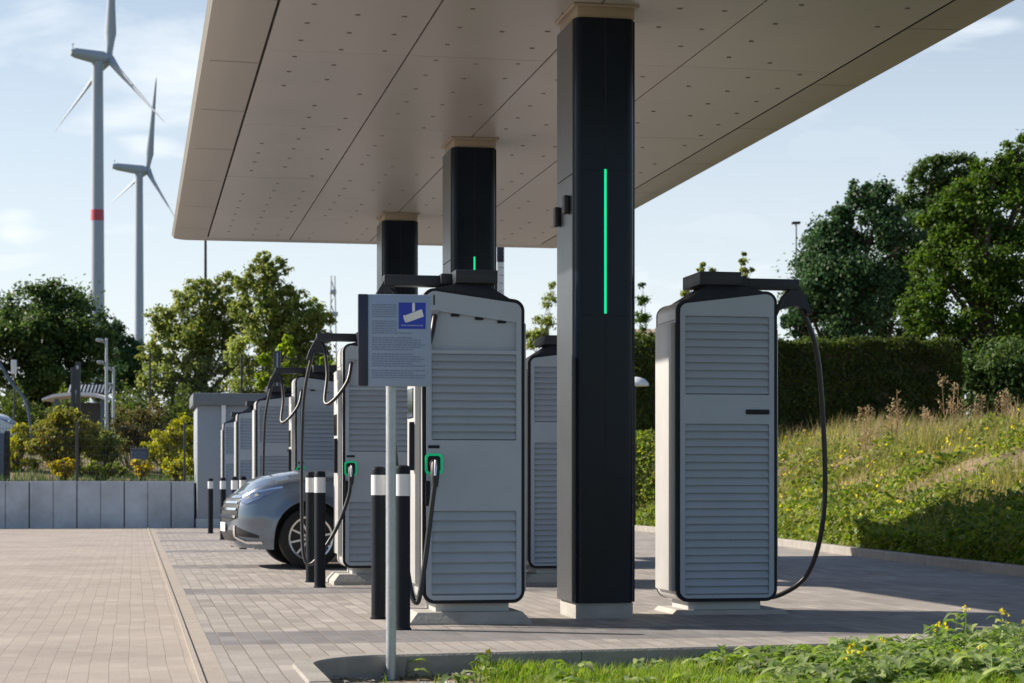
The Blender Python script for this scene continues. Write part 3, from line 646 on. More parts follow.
# ------------------------------------------------------------------ car
PLAN = [(0, 0), (.004, .2), (.018, .4), (.05, .58), (.12, .71), (.24, .81), (.42, .88), (.68, .925), (1.0, .94), (2.3, .945), (3.8, .94), (4.3, .92), (4.52, .86), (4.66, .76), (4.73, .6), (4.755, .3), (4.76, 0)]
_pl = spline([(p[0], p[1], 0) for p in PLAN], 12)
_cum = [0]
for _a, _b in zip(_pl, _pl[1:]): _cum.append(_cum[-1] + (_b - _a).length)
SLEN = _cum[-1]
def plan(s):
    u = float(np.interp(s, _cum, [p.x for p in _pl])); w = float(np.interp(s, _cum, [p.y for p in _pl]))
    e = .03; u2 = float(np.interp(s + e, _cum, [p.x for p in _pl])) - float(np.interp(s - e, _cum, [p.x for p in _pl])); w2 = float(np.interp(s + e, _cum, [p.y for p in _pl])) - float(np.interp(s - e, _cum, [p.y for p in _pl]))
    l = math.hypot(u2, w2) or 1; return u, w, -w2 / l, u2 / l       # point and outward normal
def shoulder(u): return float(np.interp(u, [0, .05, .12, .24, .42, .68, 1.0, 1.4, 2.2, 3.6, 4.3, 4.6, 4.76], [.895, .91, .94, .985, 1.03, 1.075, 1.11, 1.125, 1.11, 1.115, 1.11, 1.07, 1.03]))
def crown(u): return float(np.interp(u, [0, .12, .4, 1.0, 1.5, 4.76], [.015, .04, .075, .09, .07, .02]))
ARCH = (.93, 3.80); AR = .425
def lower(u):
    z = .235 if u > .3 else .25
    for c in ARCH:
        if abs(u - c) < AR: z = max(z, .395 + math.sqrt(AR**2 - (u - c)**2))
    return z
def skin(s, z, off=0., side=1):
    u, w, nu, nw = plan(abs(s)); zt = shoulder(u); fr = max(0, -nu) ** 1.5; o = 0.
    o += .05 * max(0, (.34 - z) / .12) ** 1.6 + .045 * max(0, (z - .62) / .45) ** 1.6 * (1 - fr)
    o += fr * (.10 * max(0, (.42 - z) / .2) ** 1.3 + .09 * max(0, (z - .62) / .26) ** 2)
    o -= .018 * math.exp(-((z - .60) / .07) ** 2) * (1 - fr) * 0.6
    for c in ARCH:                                                            # flared arches
        r = math.hypot(u - c, z - .395); o -= .022 * math.exp(-((r - AR) / .06) ** 2) * (1 - fr)
    t = (z - (zt - .075)) / .075
    if t > 0: o += .065 * (1 - math.sqrt(max(0, 1 - min(1, t) ** 2)))
    return (u - nu * o + nu * off, side * (w - nw * o + nw * off), z)
def make_car(loc, rz, paint, name, label, group=None):
    root = empty(name, loc, label, 'car', group, rz)
    us = set(np.linspace(0, 1.1, 26)) | set(np.linspace(1.1, SLEN - 1.2, 70)) | set(np.linspace(SLEN - 1.2, SLEN, 20))
    for c in ARCH:
        for q in (-AR, -AR + .002, -AR*.97, -AR*.9, -AR*.8, AR*.8, AR*.9, AR*.97, AR - .002, AR):
            us.add(float(np.interp(c + q, [p.x for p in _pl], _cum)))
    us = sorted(us); nz = 22; top = 14; m = MB(); n = len(us)
    for i, q in enumerate(us):
        u = plan(q)[0]; lo, hi = lower(u), shoulder(u); ring = []
        for j in range(nz + 1):
            f = j / nz; f = f if f < .8 else .8 + .2 * math.sin((f - .8) / .2 * math.pi / 2); ring.append((lo + (hi - lo) * f))
        L_ = [skin(q, z, 0, -1) for z in ring]; R_ = [skin(q, z, 0, 1) for z in ring]; a, b = L_[-1], R_[-1]; mid = []
        for j in range(1, top):
            f = j / top; x = a[0] * (1 - f) + b[0] * f; y = a[1] * (1 - f) + b[1] * f; mid.append((x - .0, y, hi + crown(u) * (1 - (2*f - 1) ** 4) - .012 * math.exp(-((abs(2*f-1) - .62) / .08) ** 2) * (u > .15)))
        m.v += L_ + mid + R_[::-1]
    k = 2 * (nz + 1) + top - 1
    m.f = [(i*k+j, i*k+j+1, (i+1)*k+j+1, (i+1)*k+j) for i in range(n-1) for j in range(k-1)]
    m.build('body', paint, root, smooth=45)
    m = MB()
    for s in (-1, 1):
        for c in ARCH:                                                        # liners
            for j in range(24):
                a0, a1 = math.pi * j / 24, math.pi * (j + 1) / 24; o = len(m.v)
                m.v += [(c + AR * math.cos(a0), s * .92, .395 + AR * math.sin(a0)), (c + AR * math.cos(a1), s * .92, .395 + AR * math.sin(a1)), (c + AR * math.cos(a1), s * .58, .395 + AR * math.sin(a1)), (c + AR * math.cos(a0), s * .58, .395 + AR * math.sin(a0))]; m.f.append((o, o+1, o+2, o+3))
            o = len(m.v); m.v += [(c + AR * math.cos(math.pi*j/24), s * .58, .395 + AR * math.sin(math.pi*j/24)) for j in range(25)]; m.f.append(tuple(range(o, o + 25)))
        m.box(.30, .50, min(s*.2, s*.62), max(s*.2, s*.62), .26, .4); m.box(1.38, 3.35, min(s*.3, s*.9), max(s*.3, s*.9), .22, .42); m.box(4.25, 4.6, min(s*.2, s*.75), max(s*.2, s*.75), .28, .5)
    m.build('underbody', M['plastic'], root, fix=False)
    # cabin
    lv = [(1.08, 1.22, 4.62, .86), (1.30, 1.74, 4.46, .80), (1.48, 2.14, 4.22, .73), (1.57, 2.36, 4.05, .68)]
    def loop(l): z, a, b, w = l; return [(p[0], p[1], z) for p in rounded([(a, -w), (b, -w * .96), (b, w * .96), (a, w)], .16, 4)]
    m = MB(); lp = [loop(l) for l in lv]; k = len(lp[0])
    for l in lp: m.v += l
    m.f = [(i*k+j, i*k+(j+1) % k, (i+1)*k+(j+1) % k, (i+1)*k+j) for i in range(len(lv)-1) for j in range(k)] + [tuple((len(lv)-1)*k+j for j in range(k))]
    m.build('window_glass', M['glass'], root, smooth=50)
    lg = lp; m = MB(); l2 = [(1.545, 2.27, 4.12, .70), (1.60, 2.5, 3.95, .62), (1.63, 2.8, 3.7, .47)]; lp = [loop(l) for l in l2]
    for l in lp: m.v += l
    m.f = [(i*k+j, i*k+(j+1) % k, (i+1)*k+(j+1) % k, (i+1)*k+j) for i in range(2) for j in range(k)] + [tuple(2*k+j for j in range(k)), tuple(range(k))]
    m.build('roof', paint, root, smooth=50)
    m = MB()
    for ci in (2, 17): m.tube([l[ci] for l in lg], [.045, .036, .034, .03], 8)
    for ci in (7, 12): m.tube([(l[ci][0] - .05, l[ci][1] * .985, l[ci][2]) for l in lg], [.12, .10, .08, .05], 8)
    for s in (-1, 1): m.tube([(2.85, s*.852, 1.09), (2.88, s*.79, 1.31), (2.9, s*.68, 1.56)], .025, 8)
    m.build('pillar', paint, root)
    for s in (-1, 1):
        m = MB(); m.bbox(1.66, 1.84, min(s*.88, s*1.06), max(s*.88, s*1.06), 1.13, 1.27, .04, 3); m.build('wing_mirror', paint, root)
    # skins laid on the body between a lower and an upper curve; s is the way round from the nose
    def strip(s0, s1, lo, hi, side, off, n=20, mth=5):
        mb = MB()
        for i in range(n + 1):
            t = i / n; q = s0 + (s1 - s0) * t; a, b = lo(t), hi(t); sd = side if side else (1 if q >= 0 else -1)
            for j in range(mth + 1): mb.v.append(skin(abs(q), a + (b - a) * j / mth, off, sd))
        mb.f = [(i*(mth+1)+j, (i+1)*(mth+1)+j, (i+1)*(mth+1)+j+1, i*(mth+1)+j+1) for i in range(n) for j in range(mth)]
        return mb
    up = lambda t: float(np.interp(t, [0, .15, .5, .85, 1], [.865, .90, .935, .972, .982])); dn = lambda t: float(np.interp(t, [0, .2, .5, .85, 1], [.79, .775, .84, .935, .975]))
    for s in (-1, 1):
        hl = strip(.70, 1.27, dn, up, s, .006).build('headlight', M['lamp'], root, smooth=60)
        strip(.71, 1.26, lambda t: up(t) - .016, lambda t: up(t) + .003, s, .011, 20, 1).build('light_bar', M['chrome'], hl)
        m = MB()
        for q, z in ((.82, .845), (.94, .875)):
            a = Vector(skin(q, z, -.01, s)); b = Vector(skin(q, z, .008, s)); m.add(*(lambda t_: (t_.v, t_.f))(MB().tube([a, b], .028, 14)))
        m.build('lens', M['chrome'], hl)
        strip(.62, .98, lambda t: .40 - .03 * t, lambda t: .52 - .12 * t, s, .006).build('side_intake', M['plastic'], root)
        m = strip(.60, 1.02, lambda t: .375 - .075 * min(1, t * 2), lambda t: .40 - .07 * min(1, t * 2), s, .016, 20, 2); q = strip(.60, .64, lambda t: .375, lambda t: .52, s, .014, 4, 3); m.add(q.v, q.f); m.build('bumper_trim', M['chrome'], root)
        m = MB()
        for u in (1.50, 2.62, 3.42):
            q = float(np.interp(u, [p.x for p in _pl], _cum)); m.tube([skin(q, z, .001, s) for z in np.linspace(max(.27, lower(u)), 1.08, 14)], .004, 5)
        m.build('door_gap', M['trim'], root)
        for u in (2.38, 3.22):
            q = float(np.interp(u, [p.x for p in _pl], _cum)); a = Vector(skin(q - .1, .95, .02, s)); b = Vector(skin(q + .1, .95, .02, s)); m = MB(); m.tube([a, b], .014, 8); m.build('door_handle', M['chrome'], root)
        m = strip(SLEN - .95, SLEN - .35, lambda t: .88, lambda t: .97, s, .006); m.build('rear_light', M['turbred'], root)
        m = strip(float(np.interp(1.40, [p.x for p in _pl], _cum)), float(np.interp(3.33, [p.x for p in _pl], _cum)), lambda t: .245, lambda t: .33, s, .006, 30, 3); m.build('sill', M['plastic'], root)
    strip(-.68, .68, lambda t: .56 + .05 * abs(2*t-1)**4, lambda t: .85 - .02 * abs(2*t-1)**4, 0, .006, 32, 8).build('grille', M['plastic'], root)
    for z in (.61, .70, .78):
        strip(-.65, .65, lambda t: z, lambda t: z + .03, 0, .018, 32, 1).build('grille_bar', M['chrome'], root)
    strip(-.68, .68, lambda t: .846, lambda t: .868, 0, .014, 32, 1).build('grille_frame', M['chrome'], root)
    strip(-.60, .60, lambda t: .33, lambda t: .46, 0, .006, 24, 4).build('lower_intake', M['plastic'], root)
    strip(-.26, .26, lambda t: .44, lambda t: .55, 0, .022, 10, 2).build('number_plate', M['white'], root)
    # wheels
    for u in (.93, 3.80):
        for s in (-1, 1):
            m = MB(); prof = [(.262, -.115), (.33, -.12), (.362, -.10), (.37, -.05), (.37, .05), (.362, .10), (.33, .12), (.262, .115)]
            n = 48; y0 = s * .80
            for r_, dy in prof: m.v += [(u + r_ * math.cos(2*math.pi*k/n), y0 + dy, .37 + r_ * math.sin(2*math.pi*k/n)) for k in range(n)]
            L = len(prof); m.f = [(i*n+k, i*n+(k+1) % n, ((i+1) % L)*n+(k+1) % n, ((i+1) % L)*n+k) for i in range(L) for k in range(n)]
            wh = m.build('wheel', M['tyre'], root, smooth=40)
            m = MB(); m.tube([(u, y0 - s*.10, .37), (u, y0 + s*.045, .37)], .263, 40); m.build('brake_backing', M['darkrim'], wh)
            m = MB(); ro = [(.266, .120), (.266, .09), (.244, .09), (.244, .114)]
            for r_, dy in ro: m.v += [(u + r_ * math.cos(2*math.pi*k/n), y0 + s * dy, .37 + r_ * math.sin(2*math.pi*k/n)) for k in range(n)]
            L = 4; m.f = [(i*n+k, i*n+(k+1) % n, ((i+1) % L)*n+(k+1) % n, ((i+1) % L)*n+k) for i in range(L) for k in range(n)]
            for k in range(10):
                a = 2 * math.pi * k / 10 + .2; ca, sa = math.cos(a), math.sin(a); e = (-sa, ca); pts = []
                for r_, hw in ((.045, .015), (.247, .0105)):
                    for q in (-1, 1):
                        for dy in (.085, .112): pts.append((u + ca*r_ + e[0]*hw*q, y0 + s*(dy - (.012 if r_ < .1 else 0)), .37 + sa*r_ + e[1]*hw*q))
                m.add(pts, [(0,1,3,2),(4,6,7,5),(0,2,6,4),(1,5,7,3),(0,4,5,1),(2,3,7,6)])
            rm = m.build('rim', M['rim'], wh, smooth=30)
            m = MB(); m.tube([(u, y0 + s*.07, .37), (u, y0 + s*.112, .37)], .05, 20); m.build('hub_cap', M['hubblue'], wh)
    return root
CARX = 1.09
make_car((CARX, 24.62, 0), R(3.5), M['carpaint'], 'parked_car', 'blue grey SUV parked nose out between two charging stations')
wx, wy = gp(22, 60)
make_car((wx - .1, wy + 1, float(H(wx, wy)) + .02), math.pi, M['whitecar'], 'parked_car', 'white car parked behind the mesh fence at the left edge')

# ------------------------------------------------------------------ wind turbines
def turbine(px, Z, hubpx, R_, phi, r0, r1, label, band, py_nac):
    x, y = gp(px, Z); s = Z / F; zt = zz(py_nac, Z)
    t = empty('wind_turbine', (x, y, 0), label, 'wind turbine', 'wind turbines on the horizon', rz=-TH - math.atan((px - 512) / F))
    m = MB(); m.tube([(0, 0, -2), (0, 0, zt * .3), (0, 0, zt * .6), (0, 0, zt)], [r0, r0 * .9 + r1 * .1, r0 * .55 + r1 * .45, r1], 28); tw = m.build('tower', M['turbine'], t, smooth=60)
    if band:
        za, zb = zz(band[1], Z), zz(band[0], Z); f = lambda z: float(np.interp(z, [-2, zt*.3, zt*.6, zt], [r0, r0*.9+r1*.1, r0*.55+r1*.45, r1])) + .03
        m = MB(); m.tube([(0, 0, za), (0, 0, zb)], [f(za), f(zb)], 28); m.build('red_band', M['turbred'], tw, smooth=60)
    ax = Vector((.89, .456, .02)).normalized(); e = Vector((0, 0, 1)); e = (e - ax * e.dot(ax)).normalized(); sd = ax.cross(e)      # rotor axis
    L = (hubpx - px) * s / .89; c = Vector((0, 0, zt + r1 * .9)); Ln = 24 * s * 1.1 / .89
    # nacelle: tapering hull along the axis
    m = MB(); secs = [(-Ln, .45), (-Ln * .8, .8), (-Ln*.2, 1.0), (L * .45, 1.0), (L * .7, .8)]; k = 12
    for a, q in secs:
        p = c + ax * a
        m.v += [tuple(p + sd * math.cos(w) * r1 * 1.25 * q + e * (math.sin(w) * r1 * 1.2 * q + (.25 * r1 if a < -Ln*.5 else 0))) for w in [2*math.pi*j/k for j in range(k)]]
    m.f = [(i*k+j, i*k+(j+1) % k, (i+1)*k+(j+1) % k, (i+1)*k+j) for i in range(len(secs)-1) for j in range(k)] + [tuple(range(k)), tuple((len(secs)-1)*k+j for j in range(k))]
    nc = m.build('nacelle', M['turbine'], t, smooth=50)
    m = MB(); p = c - ax * Ln * .9 + e * r1 * .9; m.tube([p, p + e * r1 * 1.0], r1 * .06, 6); m.tube([p - sd*r1*.4 + e*r1*.9, p + sd*r1*.4 + e*r1*.9], r1*.08, 6); m.build('wind_sensor', M['fence'], nc)
    hc = c + ax * L
    m = MB(); m.tube([hc - ax * r1 * 1.1, hc - ax * r1*.4, hc + ax * r1*.4, hc + ax * r1 * 1.0], [r1*.75, r1*.95, r1*.85, r1*.3], 16); m.build('hub', M['turbine'], t, smooth=60)
    for i in range(3):
        a = phi + i * 2 * math.pi / 3; d = e * math.cos(a) + sd * math.sin(a); tn = ax.cross(d).normalized(); m = MB()
        st = [(0, .42, .42, 0), (.05, .45, .42, 0), (.18, .95, .26, .06), (.4, .66, .16, .03), (.7, .40, .09, .0), (.93, .2, .04, -.02), (1., .05, .02, -.02)]; k = 10
        for f, ch, th, off in st:
            p = hc + d * (R_ * f) + tn * (off * r1 * 3)
            m.v += [tuple(p + (tn * .80 + ax * .6) * math.cos(w) * ch * r1 * 1.25 + (ax * .80 - tn * .6) * math.sin(w) * th * r1 * 1.9) for w in [2*math.pi*j/k for j in range(k)]]
        m.f = [(i_*k+j, i_*k+(j+1) % k, (i_+1)*k+(j+1) % k, (i_+1)*k+j) for i_ in range(len(st)-1) for j in range(k)] + [tuple(range(k)), tuple((len(st)-1)*k+j for j in range(k))]
        m.build('blade', M['turbine'], t, smooth=60)
    return t
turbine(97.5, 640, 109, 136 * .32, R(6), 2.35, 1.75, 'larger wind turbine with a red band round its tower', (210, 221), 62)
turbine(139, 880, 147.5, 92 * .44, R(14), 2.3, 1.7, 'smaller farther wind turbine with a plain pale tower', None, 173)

# ------------------------------------------------------------------ fences
def mesh_fence(x0, x1, y, z0, z1, step, label, px_=2.5, gap=.07):
    f = empty('mesh_fence', (x0, y, z0), label, 'fence'); L = x1 - x0; n = max(1, round(L / px_)); w = L / n
    for i in range(n + 1):
        m = MB(); m.bbox(i*w - .03, i*w + .03, -.03, .03, -.2, z1 - z0 + .03, .006, 1); m.build('fence_post', M['fence'], f)
    for i in range(n):
        m = MB(); a = i*w + .04; b = (i+1)*w - .04; q = a
        while q < b: m.box(q - .003, q + .003, -.04, -.034, .04, z1 - z0); q += gap
        z = .06
        while z < z1 - z0 + .01: m.box(a, b, -.046, -.041, z - .004, z + .004); z += .2
        m.build('wire_panel', M['fence'], f)
    return f
mesh_fence(-26.2, 1.2, 48.0, 1.05, 2.45, 1, 'long low wire mesh fence on top of the concrete wall')
fx0, fy0 = gp(150, 56); fx1, _ = gp(335, 56)
mesh_fence(fx0, fx1, fy0, 1.1, zz(354, 56), 1, 'tall wire mesh fence behind the equipment building', gap=.09)

# ------------------------------------------------------------------ left background things
def TZ(px, Z): x, y = gp(px, Z); return float(H(np.array(x), np.array(y)))
def place(px, Z): x, y = gp(px, Z); return (x, y, TZ(px, Z))
# blue-grey cabinet at the picture's left edge
p = place(-8, 49.5); e = empty('utility_cabinet', p, 'tall blue grey cabinet with black edge at the left end of the wall', 'cabinet', rz=-TH)
m = MB(); m.bbox(-.3, .36, -.2, .2, 0, zz(433, 49.5) - p[2], .03); m.build('casing', M['box'], e)
m = MB(); m.bbox(.362, .40, -.21, .21, 0, zz(431, 49.5) - p[2], .01); m.build('edge_frame', M['trim'], e)
p = place(140, 51); e = empty('utility_box', p, 'small blue grey box standing among the shrubs behind the fence', 'box', rz=-TH)
m = MB(); m.bbox(-.2, .2, -.15, .15, .3, zz(450, 51) - p[2], .02); m.build('casing', M['box'], e); m = MB(); m.bbox(-.22, .22, -.17, .17, zz(450, 51) - p[2], zz(448, 51) - p[2], .005); m.build('lid', M['housingroof'], e)
m = MB(); m.bbox(-.16, -.1, -.05, .05, -.1, .3, .005); m.bbox(.1, .16, -.05, .05, -.1, .3, .005); m.build('leg', M['fence'], e)
p = place(76, 54); e = empty('dark_post', p, 'dark double post rising behind the round reddish bush', 'post', rz=-TH)
hh = zz(362, 54) - p[2]
for dx in (-.075, .06):
    m = MB(); m.bbox(dx - .055, dx + .055, -.05, .05, -.1, hh - (.0 if dx > 0 else .15), .01); m.build('post', M['fence'], e)
m = MB(); m.bbox(.03, .09, -.07, -.045, hh - .2, hh - .1, .01); m.build('fitting', M['galv'], e)
def lamp(px, Z, top, label, heads, r=.05):
    p = place(px, Z); e = empty('street_lamp', p, label, 'lamp post', 'lamp posts behind the fence', rz=-TH); hh = zz(top, Z) - p[2]; s = Z / F
    m = MB(); m.tube([(0, 0, -.2), (0, 0, hh * .5), (0, 0, hh)], [r * 1.3, r, r * .8], 12); m.build('pole', M['galv'], e)
    for py, ln, dirn in heads:
        z = zz(py, Z) - p[2]; m = MB(); x0, x1 = sorted((0, dirn * ln * s)); m.tube([(0, 0, z - .08), (dirn * ln * s * .5, 0, z)], r * .5, 8); m.build('arm', M['galv'], e)
        m = MB(); c = dirn * ln * s; m.bbox(min(c, c * .35), max(c, c * .35), -.13, .13, z - .03, z + .07, .03); m.build('lamp_head', M['galv'], e)
lamp(106.5, 60, 338, 'taller of two grey lamp posts beside the striped shelter', [(341, 10, -1), (363, 9, -1)])
lamp(113.5, 62, 367, 'shorter of two grey lamp posts beside the striped shelter', [(369, 9, -1), (385, 7, -1)])
# striped shelter
p = place(73, 66); e = empty('shelter', p, 'low shelter with white curved roof edge and slanted stripes, before the dark tree', 'shelter', rz=-TH); s = 66 / F
zr = zz(398, 66) - p[2]
m = MB(); pr = [(-31*s, zr - .02), (-20*s, zr + .12), (0, zr + .20), (20*s, zr + .17), (32*s, zr + .04), (32*s, zr - .06), (20*s, zr + .06), (0, zr + .09), (-20*s, zr + .02), (-31*s, zr - .08)]
m.prism(pr, -.06, 1.6); m.build('roof', M['white'], e)
m = MB(); m.prism([(-13*s, zr + .20), (32*s, zr + .19), (36*s, zr + .52), (-10*s, zr + .5)], 1.0, 1.05); fr = m.build('screen_panel', M['navy'], e)
m = MB()
for i in range(12):
    a = (-12 + i * 3.7) * s; m.prism([(a, zr + .22), (a + 1.5*s, zr + .22), (a + 4.2*s, zr + .49), (a + 2.7*s, zr + .49)], .985, .999)
m.build('stripe', M['white'], fr)
for dx in (-18*s, 28*s):
    m = MB(); m.bbox(dx - .06, dx + .06, .2, .32, -.2, zr - .02, .01); m.build('leg', M['box'], e)
m = MB(); m.box(-16*s, 28*s, 1.5, 1.56, .1, zr - .1); m.build('rear_screen', M['fence'], e)
# round frame and little signs far left
p = place(2, 62); e = empty('curved_handrail', p, 'grey curved rail sweeping down at the left edge before the dark tree', 'rail', rz=-TH); s = 62 / F
m = MB(); m.tube(spline([(-14*s, 0, zz(352, 62) - p[2]), (-2*s, 0, zz(364, 62) - p[2]), (8*s, 0, zz(381, 62) - p[2]), (24*s, 0, zz(402, 62) - p[2]), (30*s, 0, .4)], 6), .045, 8); m.build('rail', M['box'], e)
m = MB(); m.cyl(30*s, 0, -.2, .5, .04, 8); m.cyl(-14*s, 0, -.2, zz(352, 62) - p[2], .05, 8); m.build('post', M['box'], e)
p = place(14, 64); e = empty('small_sign', p, 'small white upright sign before the dark tree at far left', 'sign', rz=-TH)
m = MB(); m.bbox(-.09, .09, -.03, 0, zz(374, 64) - p[2], zz(360, 64) - p[2], .01); m.build('sign_panel', M['white'], e); m = MB(); m.cyl(0, .03, -.2, zz(362, 64) - p[2], .03, 8); m.build('post', M['fence'], e)
# masts
p = place(205.5, 78); e = empty('tall_mast', p, 'thin tall pole rising out of the airy tree up to the canopy edge', 'pole'); m = MB(); m.tube([(0, 0, -.2), (0, 0, zz(226, 78) - p[2])], [.09, .05], 10); m.build('pole', M['fence'], e)
m = MB(); m.bbox(-.1, .5, -.12, .12, zz(226, 78) - p[2], zz(222, 78) - p[2], .03); m.build('lamp_head', M['galv'], e)
p = place(277, 52); e = empty('dark_post', p, 'dark grey post with pale edge behind the far chargers', 'post', rz=-TH); hh = zz(351, 52) - p[2]
m = MB(); m.bbox(-.09, .09, -.05, .05, -.2, hh, .01); m.build('post', M['fence'], e); m = MB(); m.bbox(.0, .03, -.065, -.051, .2, hh - .05, .004); m.build('strip', M['galv'], e)
p = place(333, 260); e = empty('lattice_mast', p, 'distant thin lattice mast right of the airy tree', 'mast'); m = MB(); hh = zz(276, 260) - p[2]; w = .75
for sx in (-1, 1):
    for sy in (-1, 1): m.tube([(sx*w, sy*w, -1), (sx*w*.3, sy*w*.3, hh)], .07, 5)
k = 0; z = 0
while z < hh - 1:
    q = w * (1 - .7 * z / hh); q2_ = w * (1 - .7 * (z + 1.6) / hh); sg_ = 1 if k % 2 else -1
    for sy in (-1, 1): m.tube([(sg_*q, sy*q, z), (-sg_*q2_, sy*q2_, z + 1.6)], .045, 4)
    z += 1.6; k += 1
m.build('lattice', M['galv'], e)
m = MB(); m.bbox(-.6, .6, -.6, .6, hh*.80, hh*.82, .05); m.bbox(-.4, .4, -.4, .4, hh*.91, hh*.93, .05); m.build('platform', M['galv'], e)
p = place(500.5, 70); e = empty('advert_pylon', p, 'pale segmented pylon with dark head peeking out beside the middle column', 'pylon', rz=-TH); s = 70/F
hh = zz(236, 70) - p[2]; m = MB(); z = 0
while z < zz(262, 70) - p[2]: m.bbox(-3.6*s, 3.6*s, -.12, .12, z, min(z + .27, zz(262, 70) - p[2]) - .015, .01, 1); z += .27
m.build('pale_segments', M['white'], e); m = MB(); m.bbox(-3.7*s, 3.7*s, -.13, .13, zz(262, 70) - p[2], hh, .02); m.build('dark_head', M['navy'], e)
p = place(796, 95); e = empty('street_lamp', p, 'thin lamp post with flat head beside the dark right tree', 'lamp post', rz=-TH); hh = zz(224, 95) - p[2]
m = MB(); m.tube([(0, 0, -.2), (0, 0, hh)], [.09, .05], 10); m.build('pole', M['galv'], e); m = MB(); m.bbox(-.2, .2, -.2, .2, hh, hh + .1, .03); m.bbox(-.16, 0, -.06, .06, zz(262, 95) - p[2], zz(259, 95) - p[2], .01); m.build('lamp_head', M['fence'], e)
p = place(634, 44); e = empty('dome_lamp', p, 'low garden lamp with pale dome shade in front of the hedge', 'lamp'); hh = zz(385, 44) - p[2]
m = MB(); m.cyl(0, 0, -.2, hh, .04, 10); m.build('pole', M['fence'], e); m = MB(); m.lathe(0, 0, [(.33, hh - .02), (.32, hh + .04), (.25, hh + .12), (.12, hh + .17), (.02, hh + .18)], 20); m.build('lamp_shade', M['white'], e)
# roofed house behind the hedge
p = place(648, 80); e = empty('small_house', p, 'small house with striped clay roof showing over the hedge', 'house', rz=-TH); s = 80/F; z0 = zz(347, 80) - p[2]; z1 = zz(333, 80) - p[2]
m = MB(); m.box(-.9, 1.2, 0, 4, -.3, z0 + .05); m.build('wall', M['housing'], e)
m = MB(); m.prism([(-.15, z0), (3.9, z0), (1.9, z1 + .3)], -1.2, 1.5, 'x'); rf = m.build('roof', M['tile'], e)
m = MB()
for i in range(9): a = -1.1 + i * .3; m.add([(a, -.16, z0 + .01), (a + .11, -.16, z0 + .01), (a + .11, 1.9, z1 + .32), (a, 1.9, z1 + .32)], [(0, 1, 2, 3)])
m.build('tile_row', M['tile2'], rf, smooth=0)

# ------------------------------------------------------------------ trees
TG = 'trees behind the charging site'
tree('broadleaf_tree', 45, 84, 1.1, [(45,335,42,0),(20,330,34,-1),(62,318,34,1),(30,305,24,0),(55,298,20,0),(80,330,28,-.5),(90,355,26,0),(5,350,36,0),(60,370,34,-1),(25,378,34,0),(-25,345,45,0),(-12,315,24,1),(95,385,20,1),(45,400,34,0)], 'dark', 60000, .19, 'big dark round tree at far left under the turbines', 'tree', TG, .28, 11)
tree('broadleaf_tree', 120, 92, 1.1, [(120,350,18,0),(112,332,13,0),(130,362,16,0),(118,375,20,0),(135,380,13,0)], 'pine', 16000, .19, 'smaller dark green tree at the foot of the second turbine', 'tree', TG, .16, 12)
tree('broadleaf_tree', 205, 74, 1.1, [(190,340,30,0),(175,320,20,0),(200,305,20,0),(165,345,18,0),(160,370,18,0),(222,318,22,0),(195,285,10,0),(228,285,13,0),(180,372,26,0),(215,360,26,0),(205,390,26,0),(148,382,12,0),(235,330,16,0),(240,360,20,0),(165,395,18,0),(155,360,9,0),(210,330,22,0),(182,300,12,0),(232,300,18,0),(160,318,14,0),(150,352,13,0),(212,290,12,0)], 'mid', 34000, .14, 'airy olive green tree with loose crown around a thin pole', 'tree', TG, .15, 13, sub=20, subr=.30)
tree('broadleaf_tree', 275, 70, 1.1, [(270,330,28,0),(258,300,18,0),(280,305,20,0),(262,275,15,0),(278,268,12,0),(262,258,9,0),(300,325,22,0),(312,310,15,0),(310,345,18,0),(255,350,24,0),(290,365,26,0),(250,385,22,0),(320,335,10,0),(240,310,12,0),(285,335,22,0),(300,370,24,0),(318,360,14,0),(270,285,14,0),(322,318,12,0),(245,280,12,0),(292,295,14,0)], 'mid', 34000, .14, 'tallest airy tree left of the lattice mast', 'tree', TG, .15, 14, sub=20, subr=.30)
tree('young_tree', 272, 56, 1.1, [(286,350,8,0),(262,380,9,0),(284,370,9,0),(265,360,6,0),(278,385,11,0),(288,340,5,0)], 'lime', 2600, .15, 'bright lime green sapling in front of the airy trees', 'tree', TG, .05, 15)
tree('young_tree', 318, 56, 1.1, [(308,372,9,0),(330,368,9,0),(318,380,12,0),(340,378,10,0),(325,360,4,0)], 'lime', 2600, .15, 'low yellow green sapling between the second and third chargers', 'tree', TG, .05, 16)
tree('broadleaf_tree', 852, 74, 2.1, [(850,270,44,0),(830,245,28,0),(868,225,30,0),(880,200,20,0),(858,195,14,0),(828,290,36,0),(812,262,15,0),(805,300,22,0),(875,290,40,1),(850,320,40,0),(905,240,28,1),(900,280,30,2),(895,315,30,2),(800,325,18,0),(840,215,12,0)], 'pine', 75000, .18, 'large deep green tree right of the thin lamp post', 'tree', TG, .3, 21)
tree('broadleaf_tree', 940, 84, 2.1, [(940,200,30,0),(925,178,17,0),(955,172,18,0),(910,205,14,0),(950,240,40,0),(938,162,10,0),(968,180,22,0)], 'dark', 30000, .18, 'dark crown rising between the two right trees', 'tree', TG, .26, 22)
tree('broadleaf_tree', 985, 57, 2.1, [(985,260,46,0),(950,235,26,0),(935,270,28,0),(925,310,26,0),(965,205,24,0),(1000,215,34,0),(1010,170,24,1),(1035,190,40,1),(940,340,30,0),(985,320,48,0),(1040,280,55,0),(1005,370,36,-1),(1045,360,50,0),(915,335,14,0),(980,385,18,-1),(930,220,14,0),(1060,230,50,1),(992,172,20,0),(1018,148,16,1),(972,190,18,0)], 'bright', 90000, .135, 'big bright green tree at the right edge, lit on its left side', 'tree', TG, .3, 23, sub=18, subr=.32)
